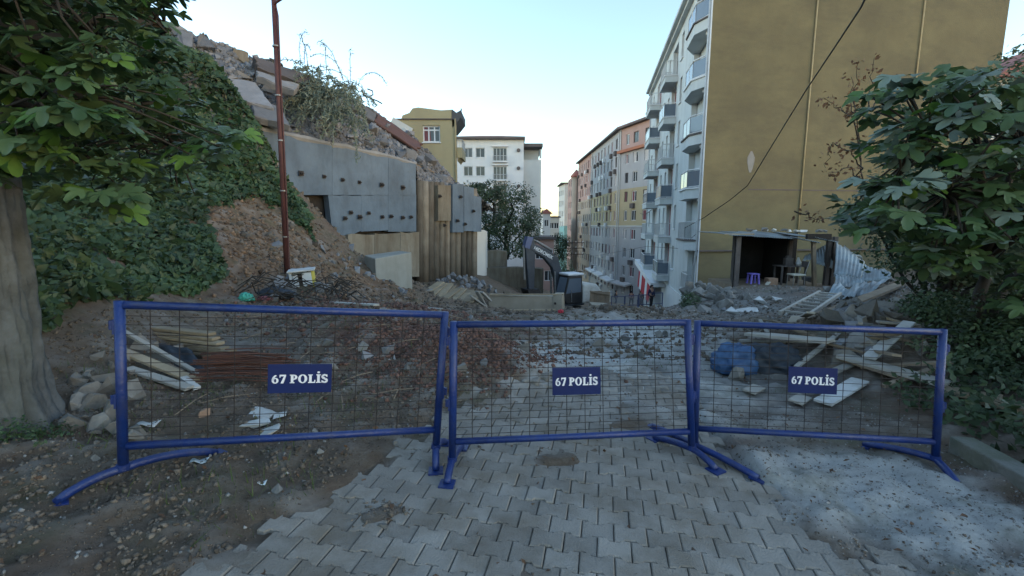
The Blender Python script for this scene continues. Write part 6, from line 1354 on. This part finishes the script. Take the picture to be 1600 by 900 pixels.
for k, (x, y, s_, l) in enumerate(((318,650,.12,"small reddish brick lump below the rusty rods"),(410,650,.30,"pale flat broken slab on the soil behind the left barrier"),(395,668,.26,"second pale flat slab, nearer the left barrier's rail"),(424,676,.2,"small pale slab tucked behind the left barrier's bottom rail"),(440,652,.14,"pale lump right of the flat slabs"))):
    p = onground(x, y); tag(inst("slab_piece" if k else "brick_piece", chunk("slab_piece", 'cardboard' if k == 0 else 'white_board', .25 if k else .7, 14), None, p+Vector((0,0,.02)), (.05,.05,k*1.3), s_), l, "rubble")
# bank stones near the trunk
for k in range(34):
    x, y = random.uniform(118,215), random.uniform(555,690); p = onground(x, y)
    tag(inst("stone", random.choice(stones), None, p+Vector((0,0,.03)), (random.random()*6,random.random()*6,random.random()*6), .06+.2*random.random()**1.6), "grey stone in the bank between the thick trunk and the left barrier", "stone", "stones by the thick trunk")
for k in range(30):
    x, y = random.uniform(150,1000), random.uniform(700,895); p = gz(x, y)
    if inpoly(p.x,p.y,PAVE) and random.random() < .9: continue
    tag(inst("stone", random.choice(stones), None, (p.x,p.y,gtop(p.x,p.y)+.008), (random.random()*6,random.random()*6,random.random()*6), .025+.06*random.random()**2), "small stone on the bare soil in front of the barriers", "stone", "stones in front of the barriers")
for k in range(75):
    x, y = random.uniform(215,1200), random.uniform(478,585); p = onground(x, y)
    if p.y > 13: continue
    tag(inst("stone", random.choice(stones+chunks[:4]), None, p+Vector((0,0,.02)), (random.random()*6,random.random()*6,random.random()*6), .04+.2*random.random()**2.6), "loose stone on the churned ground beyond the barriers", "stone", "stones beyond the barriers")
for k in range(70):
    x, y = random.uniform(430,660), random.uniform(385,470); p = onground(x, y)
    if p.y > 22: continue
    tag(inst("rubble_lump", random.choice(chunks), None, p+Vector((0,0,.04)), (random.random()*6,random.random()*6,random.random()*6), .08+.4*random.random()**2.5), "rubble stone on the bare slope below the grey retaining wall", "stone", "stones on the slope below the wall")
# --- litter
for x, y, w_, m_, l in ((312,722,.10,'paper',"pale blue scrap of paper on the soil in front of the left barrier"),(408,757,.06,'paper',"small crumpled white scrap on the soil near the paving edge"),(980,895,.03,'paper',"tiny white scrap on the pavers"),(232,664,.14,'white_board',"white bent plastic strip behind the left barrier's post")):
    p = onground(x,y); b = MB(); b.grid(4,4,lambda u, v: p+Vector(((u-.5)*w_,(v-.5)*w_*.55,.012+.012*math.sin(5*u+3*v)))); o = b.build("litter", m_, None, True); s_ = o.modifiers.new("thickness",'SOLIDIFY'); s_.thickness = .003; tag(o, l, "litter")
p = at(385,467,7.6); lumpy("plastic_bag", (p.x,p.y,gtop(p.x,p.y)+.06), (.13,.10,.10), 'teal_bag', "crumpled teal plastic bag on the bank above the left barrier", "bag", 9.0)
p = at(430,464,8.0); lumpy("plastic_bag", (p.x,p.y,gtop(p.x,p.y)+.05), (.35,.15,.13), 'dark_tarp', "dark crumpled sheet with pale edge right of the teal bag", "bag", 4.0)
p = at(415,470,7.8); lumpy("cloth_scrap", (p.x,p.y,gtop(p.x,p.y)+.03), (.14,.08,.06), 'curtain_red', "dull red cloth scrap right of the teal bag", "cloth", 14.0)
p = at(876,500,9.6); lumpy("cloth_scrap", (p.x,p.y,gtop(p.x,p.y)+.04), (.07,.05,.05), 'red_paint', "small red scrap on the mud just above the middle barrier's rail", "cloth", 3.0)
# dry branches over the bank
br = MB()
for k in range(60):
    x, y = random.uniform(390,560), random.uniform(445,482); p = onground(x, y); a = random.random()*6.3; d_ = Vector((math.cos(a),math.sin(a)*.6,random.uniform(-.25,.35)))*random.uniform(.2,.6)
    br.tube([p-d_+Vector((0,0,.15)), p+Vector((0,0,.2+random.random()*.15)), p+d_+Vector((0,0,.12))], [.012,.010,.004], 5)
tag(br.build("brushwood", 'twig'), kind='stuff')
br = MB()
for k in range(40):
    x, y = random.uniform(300,820), random.uniform(490,640); p = onground(x, y); a = random.random()*6.3; d_ = Vector((math.cos(a),math.sin(a),random.uniform(-.05,.15)))*random.uniform(.06,.3)
    br.tube([p-d_+Vector((0,0,.03)), p+Vector((0,0,.05)), p+d_+Vector((0,0,.04))], [.005,.005,.002], 4)
tag(br.build("twigs", 'old_wood'), kind='stuff')
